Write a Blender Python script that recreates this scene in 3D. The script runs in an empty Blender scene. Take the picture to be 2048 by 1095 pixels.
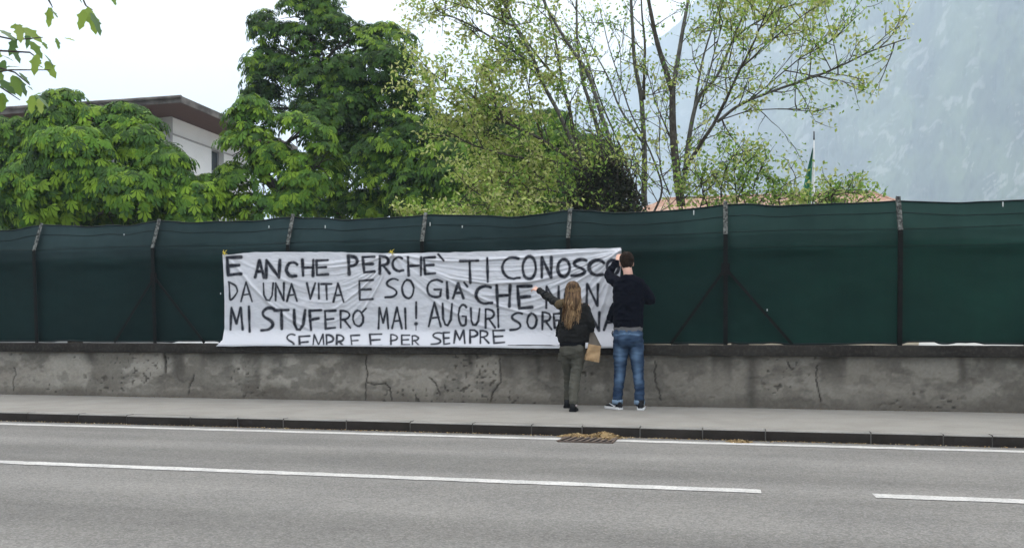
import bpy, math, random
import numpy as np
from mathutils import Vector, Matrix

random.seed(7); rng = np.random.default_rng(7)
C = bpy.context.scene.collection
scn = bpy.context.scene

# ------------------------------------------------------------------ camera
F, HOR, YAW = 1800.0, 664.0, math.radians(13.1)
CA, SA = math.cos(YAW), math.sin(YAW)
cam = bpy.data.cameras.new('camera'); camo = bpy.data.objects.new('camera', cam); C.objects.link(camo)
camo.location = (0, 0, 1.0); camo.rotation_euler = (math.radians(90), 0, YAW)
cam.sensor_fit = 'HORIZONTAL'; cam.sensor_width = 36; cam.lens = F / 2048 * 36
cam.shift_y = (HOR - 547.5) / 2048; cam.clip_start = 0.05; cam.clip_end = 12000
scn.camera = camo

# ------------------------------------------------------------------ sky
SUN_EL, SUN_AZ = math.radians(58), math.radians(-35)      # from behind the wall, a little left
w = bpy.data.worlds.new('World'); scn.world = w; w.use_nodes = True
nt = w.node_tree; nt.nodes.clear()
out = nt.nodes.new('ShaderNodeOutputWorld')
tc = nt.nodes.new('ShaderNodeTexCoord'); sep = nt.nodes.new('ShaderNodeSeparateXYZ')
nt.links.new(tc.outputs['Generated'], sep.inputs[0])
mr = nt.nodes.new('ShaderNodeMapRange'); mr.inputs['From Min'].default_value = 0; mr.inputs['From Max'].default_value = 1
mr.inputs['To Min'].default_value = 1.15; mr.inputs['To Max'].default_value = 2.05
nt.links.new(sep.outputs['Z'], mr.inputs['Value'])
bgc = nt.nodes.new('ShaderNodeBackground'); bgc.inputs['Color'].default_value = (1.0, 0.945, 0.875, 1)   # overcast sheet, brighter overhead
nt.links.new(mr.outputs[0], bgc.inputs['Strength'])
sky = nt.nodes.new('ShaderNodeTexSky'); sky.sky_type = 'NISHITA'; sky.sun_disc = False
sky.sun_elevation = SUN_EL; sky.sun_rotation = SUN_AZ; sky.air_density = 1.0; sky.dust_density = 4.0
bgs = nt.nodes.new('ShaderNodeBackground'); bgs.inputs['Strength'].default_value = 0.05
nt.links.new(sky.outputs[0], bgs.inputs['Color'])
addn = nt.nodes.new('ShaderNodeAddShader')
nt.links.new(bgc.outputs[0], addn.inputs[0]); nt.links.new(bgs.outputs[0], addn.inputs[1])
nt.links.new(addn.outputs[0], out.inputs['Surface'])
sl = bpy.data.lights.new('sun', 'SUN'); sl.energy = 0.9; sl.angle = math.radians(25); sl.color = (1, 0.96, 0.9)
so = bpy.data.objects.new('sun', sl); C.objects.link(so)
d = Vector((math.sin(SUN_AZ) * math.cos(SUN_EL), math.cos(SUN_AZ) * math.cos(SUN_EL), math.sin(SUN_EL)))
so.rotation_euler = d.to_track_quat('Z', 'Y').to_euler(); so.location = (0, 0, 60)
scn.view_settings.view_transform = 'Standard'; scn.view_settings.look = 'None'
scn.view_settings.exposure = 0.93; scn.view_settings.gamma = 1; scn.view_settings.use_curve_mapping = False
scn.render.engine = 'CYCLES'
cy = scn.cycles
cy.use_denoising = True; cy.max_bounces = 7; cy.diffuse_bounces = 3; cy.glossy_bounces = 2; cy.transmission_bounces = 3
cy.volume_bounces = 2; cy.transparent_max_bounces = 8; cy.sample_clamp_indirect = 6

# ------------------------------------------------------------------ helpers
def tfor(px, Y):
    cx = (px - 1024) / F
    return Y / (cx * SA + CA)
def at(px, py, Y):
    """world point seen at photo pixel (px,py) on the plane y=Y"""
    cx = (px - 1024) / F; t = Y / (cx * SA + CA)
    return Vector((t * (cx * CA - SA), Y, 1.0 + (HOR - py) / F * t))
def xat(px, Y): return at(px, 0, Y).x

def tag(o, label=None, cat=None, group=None, kind=None):
    if label: o['label'] = label
    if cat: o['category'] = cat
    if group: o['group'] = group
    if kind: o['kind'] = kind
    return o
def empty(name, loc=(0, 0, 0), **k):
    o = bpy.data.objects.new(name, None); C.objects.link(o); o.location = loc; o.empty_display_size = .1
    return tag(o, **k)
def link(name, me, parent=None, **k):
    o = bpy.data.objects.new(name, me); C.objects.link(o)
    if parent is not None:
        o.parent = parent
        o.matrix_parent_inverse = Matrix.Translation(-parent.location)
    return tag(o, **k)
def mesh_np(V, F4, m=None, smooth=False, col=None, mats=None, midx=None):
    """V (n,3); F4 (k,3) or (k,4) int array, or a list of such arrays"""
    Fs = F4 if isinstance(F4, list) else [F4]
    me = bpy.data.meshes.new('mesh')
    V = np.asarray(V, dtype=np.float32)
    me.vertices.add(len(V)); me.vertices.foreach_set('co', V.ravel())
    loops = np.concatenate([np.asarray(f, dtype=np.int32).ravel() for f in Fs])
    sizes = np.concatenate([np.full(len(f), np.asarray(f).shape[1], dtype=np.int32) for f in Fs])
    starts = np.concatenate([[0], np.cumsum(sizes)[:-1]]).astype(np.int32)
    me.loops.add(len(loops)); me.loops.foreach_set('vertex_index', loops)
    me.polygons.add(len(sizes)); me.polygons.foreach_set('loop_start', starts)
    try: me.polygons.foreach_set('loop_total', sizes)
    except Exception: pass
    if smooth: me.polygons.foreach_set('use_smooth', np.ones(len(sizes), dtype=bool))
    me.update(calc_edges=True); me.validate()
    if col is not None:
        a = me.color_attributes.new('Col', 'FLOAT_COLOR', 'POINT')
        c = np.ones((len(V), 4), dtype=np.float32); c[:, :3] = col
        a.data.foreach_set('color', c.ravel())
    for mm in (mats or ([m] if m else [])): me.materials.append(mm)
    if midx is not None: me.polygons.foreach_set('material_index', np.asarray(midx, dtype=np.int32))
    return me
def gridfaces(nu, nv, flip=False):
    i = np.arange(nu - 1)[None, :] + np.arange(nv - 1)[:, None] * nu
    i = i.ravel()
    f = np.stack([i, i + 1, i + nu + 1, i + nu], 1)
    return f[:, ::-1] if flip else f

class MB:
    """collects simple shapes for one mesh"""
    def __init__(s): s.v = []; s.f = []; s.n = 0
    def add(s, V, Fc):
        s.v.extend([tuple(p) for p in V]); s.f.extend([tuple(i + s.n for i in f) for f in Fc]); s.n += len(V)
    def box(s, a, b, R=None, c=(0, 0, 0)):
        x0, y0, z0 = a; x1, y1, z1 = b
        V = [(x0, y0, z0), (x1, y0, z0), (x1, y1, z0), (x0, y1, z0), (x0, y0, z1), (x1, y0, z1), (x1, y1, z1), (x0, y1, z1)]
        if R is not None: V = [tuple(R @ Vector(p) + Vector(c)) for p in V]
        s.add(V, [(0, 3, 2, 1), (4, 5, 6, 7), (0, 1, 5, 4), (1, 2, 6, 5), (2, 3, 7, 6), (3, 0, 4, 7)])
    def bar(s, p, q, wx, wy, up=Vector((0, 0, 1))):
        p, q = Vector(p), Vector(q); d = (q - p); L = d.length; d.normalize()
        x = d.cross(up); 
        if x.length < 1e-3: x = Vector((1, 0, 0))
        x.normalize(); y = x.cross(d); y.normalize()
        V = [p + x * a * wx / 2 + y * b * wy / 2 + d * c for c in (0, L) for a, b in ((-1, -1), (1, -1), (1, 1), (-1, 1))]
        s.add(V, [(0, 1, 2, 3)[::-1], (4, 5, 6, 7), (0, 1, 5, 4), (1, 2, 6, 5), (2, 3, 7, 6), (3, 0, 4, 7)])
    def tube(s, pts, rad, n=8, cap=True, ell=None):
        pts = [Vector(p) for p in pts]; rad = list(rad) if hasattr(rad, '__len__') else [rad] * len(pts)
        T = [(pts[min(i + 1, len(pts) - 1)] - pts[max(i - 1, 0)]).normalized() for i in range(len(pts))]
        ref = Vector((0, 0, 1)) if abs(T[0].z) < .9 else Vector((1, 0, 0))
        x = (ref - T[0] * ref.dot(T[0])).normalized()
        V = []
        for i, (p, t) in enumerate(zip(pts, T)):
            x = (x - t * x.dot(t)); x.normalize(); y = t.cross(x)
            for k in range(n):
                a = 2 * math.pi * k / n
                V.append(p + (x * math.cos(a) + y * math.sin(a)) * rad[i])
        Fc = []
        for i in range(len(pts) - 1):
            for k in range(n):
                a, b = i * n + k, i * n + (k + 1) % n
                Fc.append((a, b, b + n, a + n))
        if cap: Fc.append(tuple(range(n))[::-1]); Fc.append(tuple(range((len(pts) - 1) * n, len(pts) * n)))
        s.add(V, Fc)
    def loft(s, secs, n=20):
        """horizontal-ish elliptical sections: (centre, rx, ry[, rot z[, tilt vector up]])"""
        V = []
        for sc in secs:
            c, rx, ry = Vector(sc[0]), sc[1], sc[2]; rz = sc[3] if len(sc) > 3 else 0
            for k in range(n):
                a = 2 * math.pi * k / n
                x, y = math.cos(a) * rx, math.sin(a) * ry
                V.append(c + Vector((x * math.cos(rz) - y * math.sin(rz), x * math.sin(rz) + y * math.cos(rz), 0)))
        Fc = []
        for i in range(len(secs) - 1):
            for k in range(n):
                a, b = i * n + k, i * n + (k + 1) % n
                Fc.append((a, b, b + n, a + n))
        Fc.append(tuple(range(n))[::-1]); Fc.append(tuple(range((len(secs) - 1) * n, len(secs) * n)))
        s.add(V, Fc)
    def ball(s, c, r, n=14, m=9, R=None):
        c = Vector(c); r = Vector(r) if hasattr(r, '__len__') else Vector((r, r, r))
        V = []
        for j in range(1, m):
            th = math.pi * j / m
            for k in range(n):
                a = 2 * math.pi * k / n
                q = Vector((math.sin(th) * math.cos(a) * r.x, math.sin(th) * math.sin(a) * r.y, math.cos(th) * r.z))
                V.append(c + (R @ q if R is not None else q))
        top = Vector((0, 0, r.z)); V.append(c + (R @ top if R is not None else top)); V.append(c - (R @ top if R is not None else top))
        Fc = []
        for j in range(m - 2):
            for k in range(n):
                a, b = j * n + k, j * n + (k + 1) % n
                Fc.append((a, a + n, b + n, b))
        ti, bi = len(V) - 2, len(V) - 1
        for k in range(n):
            Fc.append((ti, k, (k + 1) % n)); Fc.append((bi, (m - 2) * n + (k + 1) % n, (m - 2) * n + k))
        s.add(V, Fc)
    def mesh(s, m=None, smooth=False):
        me = bpy.data.meshes.new('mesh'); me.from_pydata(s.v, [], s.f); me.validate(); me.update()
        if smooth: me.polygons.foreach_set('use_smooth', np.ones(len(me.polygons), dtype=bool))
        if m: me.materials.append(m)
        return me
    def build(s, name, m, parent=None, smooth=False, **k): return link(name, s.mesh(m, smooth), parent, **k)

# numpy value noise
_tab = rng.random((8, 256, 256))
def vn(x, y, s=0):
    t = _tab[s % 8]; xi = np.floor(x).astype(int); yi = np.floor(y).astype(int)
    fx = x - xi; fy = y - yi; fx = fx * fx * (3 - 2 * fx); fy = fy * fy * (3 - 2 * fy)
    a = t[xi & 255, yi & 255]; b = t[(xi + 1) & 255, yi & 255]; c = t[xi & 255, (yi + 1) & 255]; dd = t[(xi + 1) & 255, (yi + 1) & 255]
    return (a * (1 - fx) + b * fx) * (1 - fy) + (c * (1 - fx) + dd * fx) * fy
def fbm(x, y, s=0, o=4):
    r = 0; a = .5; n = 0
    for k in range(o):
        r = r + a * vn(x * 2 ** k + 17.3 * k, y * 2 ** k + 9.1 * k, s + k); n += a; a *= .55
    return r / n
def sstep(a, b, x):
    t = np.clip((x - a) / (b - a), 0, 1); return t * t * (3 - 2 * t)

# materials
def mat(name, col, rough=.8, spec=.3, var=None, vscale=5, vmix=.5, fine=None, fscale=80, fmix=.3, bump=0, bscale=60,
        vcol=False, transl=0, stretch=None, metal=0, sheen=0):
    m = bpy.data.materials.new(name); m.use_nodes = True; nt = m.node_tree; N = nt.nodes; L = nt.links
    b = N['Principled BSDF']; b.inputs['Roughness'].default_value = rough; b.inputs['Specular IOR Level'].default_value = spec
    b.inputs['Metallic'].default_value = metal
    if sheen: b.inputs['Sheen Weight'].default_value = sheen
    tc = N.new('ShaderNodeTexCoord'); vec = tc.outputs['Object']
    if stretch:
        mp = N.new('ShaderNodeMapping'); mp.inputs['Scale'].default_value = stretch; L.new(vec, mp.inputs[0]); vec = mp.outputs[0]
    if vcol:
        a = N.new('ShaderNodeAttribute'); a.attribute_name = 'Col'; cur = a.outputs['Color']
    else:
        r = N.new('ShaderNodeRGB'); r.outputs[0].default_value = (*col, 1); cur = r.outputs[0]
    def blend(cur, c2, sc, mx, lo, hi, det=4):
        n = N.new('ShaderNodeTexNoise'); n.inputs['Scale'].default_value = sc; n.inputs['Detail'].default_value = det
        n.inputs['Roughness'].default_value = .6; L.new(vec, n.inputs['Vector'])
        mrn = N.new('ShaderNodeMapRange'); mrn.inputs['From Min'].default_value = lo; mrn.inputs['From Max'].default_value = hi
        mrn.inputs['To Max'].default_value = mx; L.new(n.outputs[0], mrn.inputs['Value'])
        x = N.new('ShaderNodeMix'); x.data_type = 'RGBA'; L.new(mrn.outputs[0], x.inputs['Factor'])
        L.new(cur, x.inputs[6]); x.inputs[7].default_value = (*c2, 1); return x.outputs[2]
    if var: cur = blend(cur, var, vscale, vmix, .4, .62)
    if fine: cur = blend(cur, fine, fscale, fmix, .48, .66, 2)
    L.new(cur, b.inputs['Base Color'])
    if bump:
        n = N.new('ShaderNodeTexNoise'); n.inputs['Scale'].default_value = bscale; n.inputs['Detail'].default_value = 4; L.new(vec, n.inputs['Vector'])
        bp = N.new('ShaderNodeBump'); bp.inputs['Strength'].default_value = bump; bp.inputs['Distance'].default_value = .01
        L.new(n.outputs[0], bp.inputs['Height']); L.new(bp.outputs[0], b.inputs['Normal'])
    if transl:
        tr = N.new('ShaderNodeBsdfTranslucent'); L.new(cur, tr.inputs['Color']); mx = N.new('ShaderNodeMixShader'); mx.inputs[0].default_value = transl
        L.new(b.outputs[0], mx.inputs[1]); L.new(tr.outputs[0], mx.inputs[2]); L.new(mx.outputs[0], N['Material Output'].inputs['Surface'])
    return m

# ------------------------------------------------------------------ ground, road, pavement
EX0, EX1 = -60, 40
Y_KN, Y_KF, Y_W = 2.0, 8.59, 11.07        # near kerb, far kerb, wall face
m_ground = mat('yard gravel', (.34, .33, .31), var=(.24, .24, .22), vscale=.3, bump=.2)
m_asph = mat('worn asphalt', (.160, .154, .144), .9, .10, var=(.126, .122, .116), vscale=1.1, vmix=.55, fine=(.28, .275, .26), fscale=90, fmix=.45, bump=.35, bscale=130)
# extra speckle and long traffic streaks on the asphalt
def asph_extra(m):
    nt = m.node_tree; N = nt.nodes; L = nt.links; b = N['Principled BSDF']
    src = b.inputs['Base Color'].links[0].from_socket; tc = N.new('ShaderNodeTexCoord')
    mp = N.new('ShaderNodeMapping'); mp.inputs['Scale'].default_value = (.09, 1.3, 1); L.new(tc.outputs['Object'], mp.inputs[0])
    n = N.new('ShaderNodeTexNoise'); n.inputs['Scale'].default_value = 1.0; n.inputs['Detail'].default_value = 5; L.new(mp.outputs[0], n.inputs['Vector'])
    r = N.new('ShaderNodeMapRange'); r.inputs['From Min'].default_value = .35; r.inputs['From Max'].default_value = .65
    r.inputs['To Min'].default_value = .82; r.inputs['To Max'].default_value = 1.14; L.new(n.outputs[0], r.inputs['Value'])
    v = N.new('ShaderNodeTexVoronoi'); v.inputs['Scale'].default_value = 72; L.new(tc.outputs['Object'], v.inputs['Vector'])
    r2 = N.new('ShaderNodeMapRange'); r2.inputs['From Min'].default_value = .0; r2.inputs['From Max'].default_value = .9
    r2.inputs['To Min'].default_value = 1.20; r2.inputs['To Max'].default_value = .82
    sp = N.new('ShaderNodeSeparateColor'); L.new(v.outputs['Color'], sp.inputs[0]); L.new(sp.outputs[0], r2.inputs['Value'])
    mu = N.new('ShaderNodeMath'); mu.operation = 'MULTIPLY'; L.new(r.outputs[0], mu.inputs[0]); L.new(r2.outputs[0], mu.inputs[1])
    vm = N.new('ShaderNodeVectorMath'); vm.operation = 'SCALE'; L.new(src, vm.inputs[0]); L.new(mu.outputs[0], vm.inputs['Scale'])
    L.new(vm.outputs[0], b.inputs['Base Color'])
asph_extra(m_asph)
m_pave = mat('pavement', (.235, .226, .205), .9, .15, var=(.19, .178, .16), vscale=2.2, vmix=.6, fine=(.15, .14, .13), fscale=60, fmix=.4, bump=.35, bscale=120)
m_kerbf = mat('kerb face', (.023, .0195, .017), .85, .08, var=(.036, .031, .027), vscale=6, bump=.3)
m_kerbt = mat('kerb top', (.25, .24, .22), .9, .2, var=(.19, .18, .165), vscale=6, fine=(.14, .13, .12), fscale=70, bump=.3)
m_mort = mat('mortar', (.13, .122, .11), .95, .1)
m_paint = mat('road paint', (.50, .49, .47), .85, .1, var=(.32, .315, .305), vscale=5, vmix=.55, fine=(.20, .195, .19), fscale=60, fmix=.6)

def sheet(x0, x1, y0, y1, z):
    return mesh_np([(x0, y0, z), (x1, y0, z), (x1, y1, z), (x0, y1, z)], np.array([[0, 1, 2, 3]]))
def slab(name, m, x0, x1, y0, y1, z0, z1, parent=None, **k):
    b = MB(); b.box((x0, y0, z0), (x1, y1, z1)); return b.build(name, m, parent, **k)
g = sheet(-3200, 3200, -3200, 3200, -.03); g.materials.append(m_ground); link('ground', g, kind='structure')
g = sheet(EX0, EX1, Y_KN, Y_KF - .004, 0); g.materials.append(m_asph); link('road', g, kind='structure')
slab('pavement', m_pave, EX0, EX1, Y_KF + .135, 11.12, -.02, .1, kind='structure')
slab('near_pavement', m_pave, EX0, EX1, -1.5, Y_KN - .135, -.02, .1, kind='structure')
slab('yard', m_ground, EX0 - 60, EX1 + 100, 11.55, 110, -.02, .06, kind='structure')

def line(name, x0, x1, yc, wd):
    n = max(2, int((x1 - x0) / .04)); xs = np.linspace(x0, x1, n)
    a = (vn(xs * 9, xs * 0, 1) - .5) * .018; bb = (vn(xs * 9, xs * 0 + 7, 2) - .5) * .018
    V = np.concatenate([np.stack([xs, yc - wd / 2 + a, np.full(n, .004)], 1), np.stack([xs, yc + wd / 2 + bb, np.full(n, .004)], 1)])
    return link(name, mesh_np(V, gridfaces(n, 2), m_paint), kind='structure')
line('edge_line', EX0, xat(1121, 8.3), 8.30, .14)
line('edge_line', xat(1233, 8.3), EX1, 8.30, .14)
line('centre_line', EX0, xat(1522, 5.86), 5.86, .135)
line('centre_line', xat(1748, 5.86), xat(1748, 5.86) + 3.2, 5.86, .135)
line('near_edge_line', EX0, EX1, 2.32, .14)

# kerbs with separate stones
kerb = empty('kerb', (0, Y_KF, 0), kind='structure')
joints = [55, 157, 253, 380, 475, 566, 692, 820, 945, 1063, 1164, 1280, 1405, 1531, 1742, 1887, 1985, 2110]
jx = [xat(p, Y_KF) for p in joints]
while jx[0] > EX0 + 1: jx.insert(0, jx[0] - random.choice([.9, .97, 1.0, .72]))
while jx[-1] < 8: jx.append(jx[-1] + random.choice([.5, .62, .75]))
for i, (a, b) in enumerate(zip(jx[:-1], jx[1:])):
    z = .1 + random.uniform(-.003, .004); yo = random.uniform(-.004, .004)
    a2, b2 = a + .005, b - .005; bv = .012
    y0, y1 = Y_KF + yo, Y_KF + .13
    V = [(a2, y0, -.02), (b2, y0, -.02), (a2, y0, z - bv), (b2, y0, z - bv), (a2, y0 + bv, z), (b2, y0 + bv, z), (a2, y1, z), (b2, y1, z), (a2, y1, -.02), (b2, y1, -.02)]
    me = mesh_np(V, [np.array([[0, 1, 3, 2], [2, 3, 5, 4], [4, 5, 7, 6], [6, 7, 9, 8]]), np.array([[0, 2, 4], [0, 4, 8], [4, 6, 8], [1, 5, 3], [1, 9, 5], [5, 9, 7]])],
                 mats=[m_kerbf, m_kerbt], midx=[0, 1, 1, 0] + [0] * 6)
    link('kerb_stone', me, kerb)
slab('mortar_bed', m_mort, EX0, 8, Y_KF + .006, Y_KF + .128, -.02, .088, kerb)
slab('near_kerb', m_kerbt, EX0, EX1, Y_KN - .13, Y_KN, -.02, .098, kind='structure')

# ------------------------------------------------------------------ concrete wall
zt = .717
xa, xb = -11.2, 4.2; nx, nz = 1180, 52
xs = np.concatenate([np.linspace(-60, xa - .4, 60), np.linspace(xa, xb, nx), np.linspace(xb + .4, 40, 40)])
zs = np.linspace(0.05, zt, nz); X, Z = np.meshgrid(xs, zs)
crk = [[(28, 735), (31, 748), (26, 762), (27, 780)], [(387, 748), (385, 760), (379, 770), (377, 788)], [(733, 712), (731, 728), (735, 748), (731, 768), (730, 800)],
       [(735, 765), (748, 769), (770, 766), (779, 776), (783, 800)], [(999, 716), (1001, 745), (1003, 762), (988, 780), (982, 802)],
       [(1311, 722), (1309, 748), (1313, 770), (1322, 800)], [(1634, 730), (1632, 755), (1637, 775), (1642, 803)], [(1575, 722), (1583, 738)],
       [(860, 755), (872, 768), (880, 790)], [(330, 712), (331, 745)]]
crack = np.zeros_like(X)
for ci, c in enumerate(crk):
    P = [at(p[0], p[1], Y_W) for p in c]; Q = []
    for p, q in zip(P[:-1], P[1:]):
        for k in range(6):
            f = k / 6; pp = p.lerp(q, f); Q.append((pp.x + random.uniform(-.011, .011), pp.z))
    Q.append((P[-1].x, P[-1].z))
    wd = .007 if ci < 9 else .012
    for (x0, z0), (x1, z1) in zip(Q[:-1], Q[1:]):
        mi = np.abs(xs - (x0 + x1) / 2) < .2
        xx = X[:, mi]; zz = Z[:, mi]
        dx, dz = x1 - x0, z1 - z0; L2 = dx * dx + dz * dz + 1e-9
        t = np.clip(((xx - x0) * dx + (zz - z0) * dz) / L2, 0, 1)
        dd = np.hypot(xx - x0 - t * dx, zz - z0 - t * dz)
        crack[:, mi] = np.maximum(crack[:, mi], np.exp(-(dd / wd) ** 2))
hz = (Z - .1) / (zt - .1)
blot = sstep(.52, .61, fbm(X * 2.1 + 4, Z * 3.1, 0, 5)) * sstep(.02, .3, hz) * (1 - sstep(.8, 1, hz) * .4)
blot2 = sstep(.57, .64, fbm(X * 4.5 + 30, Z * 5.5, 2)) * .7
flake = sstep(.60, .63, fbm(X * 5 + 5, Z * 7, 4, 3))
pit = sstep(.80, .86, vn(X * 28, Z * 28, 5)) * sstep(.5, .62, fbm(X * 1.3, Z * 2, 6))
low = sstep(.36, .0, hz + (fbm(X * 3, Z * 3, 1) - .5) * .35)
base = np.array([.240, .217, .183]); dark = np.array([.090, .080, .067]); pale = np.array([.315, .292, .25]); brown = np.array([.085, .072, .058])
col = np.ones((*X.shape, 3)) * base
mixc = lambda c, t, k: c * (1 - k[..., None]) + t * k[..., None]
col = mixc(col, pale, sstep(.5, .68, fbm(X * 1.1 + 9, Z * 1.8, 3)) * .7)
col = mixc(col, dark, blot * .55); col = mixc(col, dark * .9, blot2 * .55); col = mixc(col, brown, low * .72)
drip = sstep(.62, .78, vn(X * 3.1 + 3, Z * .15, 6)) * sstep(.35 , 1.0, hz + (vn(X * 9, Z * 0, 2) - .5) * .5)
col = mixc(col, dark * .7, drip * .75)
for pxs, wd, dp in ((1503, .07, 1.3), (1925, .05, .55), (330, .025, .45), (940, .035, .3), (1665, .09, .25), (180, .1, .3), (1076, .04, .5)):
    x0 = xat(pxs, Y_W); k = np.exp(-((X - x0 - (vn(Z * 9, Z * 0, 1) - .5) * .03) / wd) ** 2) * sstep(1 - dp - .15, 1 - dp + .2, hz)
    col = mixc(col, dark * .55, k * .75)
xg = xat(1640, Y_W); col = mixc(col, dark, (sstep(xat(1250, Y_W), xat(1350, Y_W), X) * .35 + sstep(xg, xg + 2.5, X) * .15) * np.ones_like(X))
col = mixc(col, np.array([.03, .027, .024]), np.clip(crack, 0, 1)); col = mixc(col, dark * .5, pit * .7)
col *= (1 + (vn(X * 60, Z * 60, 7) - .5) * .22)[..., None]
Yw = Y_W + crack * .02 + pit * .012 + (blot * .003) + flake * .006 + (fbm(X * 6, Z * 6, 3) - .5) * .014 + (vn(X * 40, Z * 40, 2) - .5) * .004
V = np.stack([X, Yw, Z], -1).reshape(-1, 3)
m_wall = mat('weathered render', (.2, .2, .2), .95, .15, vcol=True, bump=.25, bscale=150)
wallr = empty('concrete_wall', (-3.4, Y_W, .1), label='low weathered concrete wall, stained and cracked, along the back of the pavement', cat='wall')
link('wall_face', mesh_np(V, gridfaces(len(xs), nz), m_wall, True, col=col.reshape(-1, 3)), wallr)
m_core = mat('wall core', (.18, .17, .16), .9)
slab('wall_core', m_core, -60, 40, Y_W + .03, 11.40, 0, zt, wallr)
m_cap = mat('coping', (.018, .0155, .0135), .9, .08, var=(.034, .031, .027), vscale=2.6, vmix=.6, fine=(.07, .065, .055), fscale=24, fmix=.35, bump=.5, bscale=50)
cj = [-60] + [xat(p, 11) for p in (-600, -150, 73, 640, 1290, 1745, 2300, 3200)] + [40]
for a, b in zip(cj[:-1], cj[1:]):
    n = max(2, int((b - a) / .05)); x = np.linspace(a + .003, b - .003, n)
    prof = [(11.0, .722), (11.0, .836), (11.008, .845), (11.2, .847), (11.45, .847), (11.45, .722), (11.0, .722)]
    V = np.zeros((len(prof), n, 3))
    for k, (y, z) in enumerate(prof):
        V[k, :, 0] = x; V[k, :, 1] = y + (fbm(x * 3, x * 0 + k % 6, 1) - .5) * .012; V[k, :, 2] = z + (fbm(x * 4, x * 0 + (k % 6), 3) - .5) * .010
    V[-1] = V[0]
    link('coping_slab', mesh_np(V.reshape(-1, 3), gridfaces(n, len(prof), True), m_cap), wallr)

# ------------------------------------------------------------------ fence
m_net = mat('green shade netting', (.0085, .026, .023), .85, .08, vcol=True, var=(.0045, .014, .013), vscale=.8, vmix=.35, bump=.12, bscale=300, fine=(.016, .044, .040), fscale=160, fmix=.25)
m_seam = mat('net seam', (.004, .012, .012), .8)
m_post = mat('rusty dark steel', (.007, .008, .0078), .8, .1, var=(.014, .012, .011), vscale=12, bump=.3)
m_lich = mat('lichen covered steel', (.03, .03, .028), .85, .1, var=(.18, .185, .17), vscale=26, vmix=.9, bump=.5, bscale=70)
postpx = [70, 307, 577, 845, 1137, 1451, 1801]
PX = [xat(p, 11.25) for p in postpx]
stp = (PX[-1] - PX[0]) / 6
while PX[-1] < 14: PX.append(PX[-1] + stp)
while PX[0] > -26: PX.insert(0, PX[0] - stp)
PX = np.array(PX); ib = int(np.argmin(abs(PX - xat(307, 11.25))))
fence = empty('fence', (-3.4, 11.32, .847), label='tall fence of dark green shade netting on steel posts standing on the wall', cat='fence')
topz = {}
for px, py in ((80, 448), (321, 440), (588, 430), (851, 427), (1137, 419), (1452, 404), (1797, 395)):
    topz[px] = at(px, py, 11.40).z
zk = 2.19
zz_ = [topz[p] for p in (80, 321, 588, 851, 1137, 1452, 1797)]
ztop = lambda i: zz_[i - ib + 1] if 0 <= i - ib + 1 < 7 else 2.55
xs = np.linspace(PX[0], PX[-1], 900); nv = 64
mixc = lambda c, t, k: c * (1 - k[..., None]) + t * k[..., None]
vv = np.linspace(0, 1, nv); ztv = np.interp(xs, PX, [ztop(i) for i in range(len(PX))])
fr = np.interp(xs, PX, np.arange(len(PX))); fr = fr - np.floor(fr); sag = np.sin(np.pi * fr) ** .8
X, Vv = np.meshgrid(xs, vv)
gaps = np.zeros_like(xs)
for p0, p1, h in ((348, 432, .022), (108, 148, .012), (1812, 1875, .03), (1910, 1936, .018), (1940, 1960, .02), (1455, 1468, .015), (1535, 1562, .012)):
    a, b = xat(p0, 11.3), xat(p1, 11.3); gaps = np.maximum(gaps, h * sstep(a - .05, a + .03, xs) * sstep(b + .05, b - .03, xs))
zb = .853 + gaps + (vn(xs * 2.3, xs * 0, 2) - .5) * .016
top = ztv - .015 - sag * .045 - (vn(xs * 3, xs * 0, 4) - .5) * .035
Zg = zb + (top - zb) * Vv
k = np.clip((Zg - zk) / .36, 0, None)
Yg = 11.35 - .06 * (Zg - .85) / 1.34 * (k == 0) - .06 * (k > 0) + k * .16
Yg = Yg + sag * .05 * np.sin(np.pi * np.clip(Vv, 0, 1)) * .8
Yg += (fbm(X * 1.1, Zg * 1.3, 2) - .5) * .05 + (fbm(X * 5, Zg * 5, 5, 3) - .5) * .014 + .012 * np.exp(-((Zg - 1.98) / .03) ** 2) * (vn(X * 5, Zg * 0, 3))
# creases: billow just under the bend, puckers at the wire
Yg -= .03 * np.exp(-((Zg - (zk - .2)) / .06) ** 2) * sag * (.4 + vn(X * 2.2, Zg * 0 + 3, 6))
Yg += .02 * np.exp(-((Zg - (zk + .02)) / .012) ** 2) * sstep(.45, .8, vn(X * 3.5, Zg * 0, 1))
Yg = np.minimum(Yg, 11.52); Yg = np.maximum(Yg, 11.275)
upk = sstep(2.03, 2.10, Zg + (fbm(X * 1.5, Zg * 0, 4) - .5) * .10) * .8 + .2 * sstep(2.3, 2.36, Zg)     # sky light on the backward-leaning upper band put into the colour
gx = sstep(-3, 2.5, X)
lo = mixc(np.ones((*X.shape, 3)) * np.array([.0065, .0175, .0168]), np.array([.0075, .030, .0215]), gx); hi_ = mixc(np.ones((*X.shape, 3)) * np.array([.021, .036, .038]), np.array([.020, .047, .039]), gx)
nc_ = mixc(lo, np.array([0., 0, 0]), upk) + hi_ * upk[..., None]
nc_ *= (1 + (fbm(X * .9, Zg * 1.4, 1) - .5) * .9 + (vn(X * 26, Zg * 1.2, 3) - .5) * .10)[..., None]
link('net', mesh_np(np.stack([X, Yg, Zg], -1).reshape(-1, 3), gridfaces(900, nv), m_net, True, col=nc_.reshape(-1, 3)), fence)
def surfY(x, z):
    j = int(np.clip(np.searchsorted(xs, x), 0, 899)); c = Zg[:, j]; return float(np.interp(z, c, Yg[:, j]))
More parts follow.
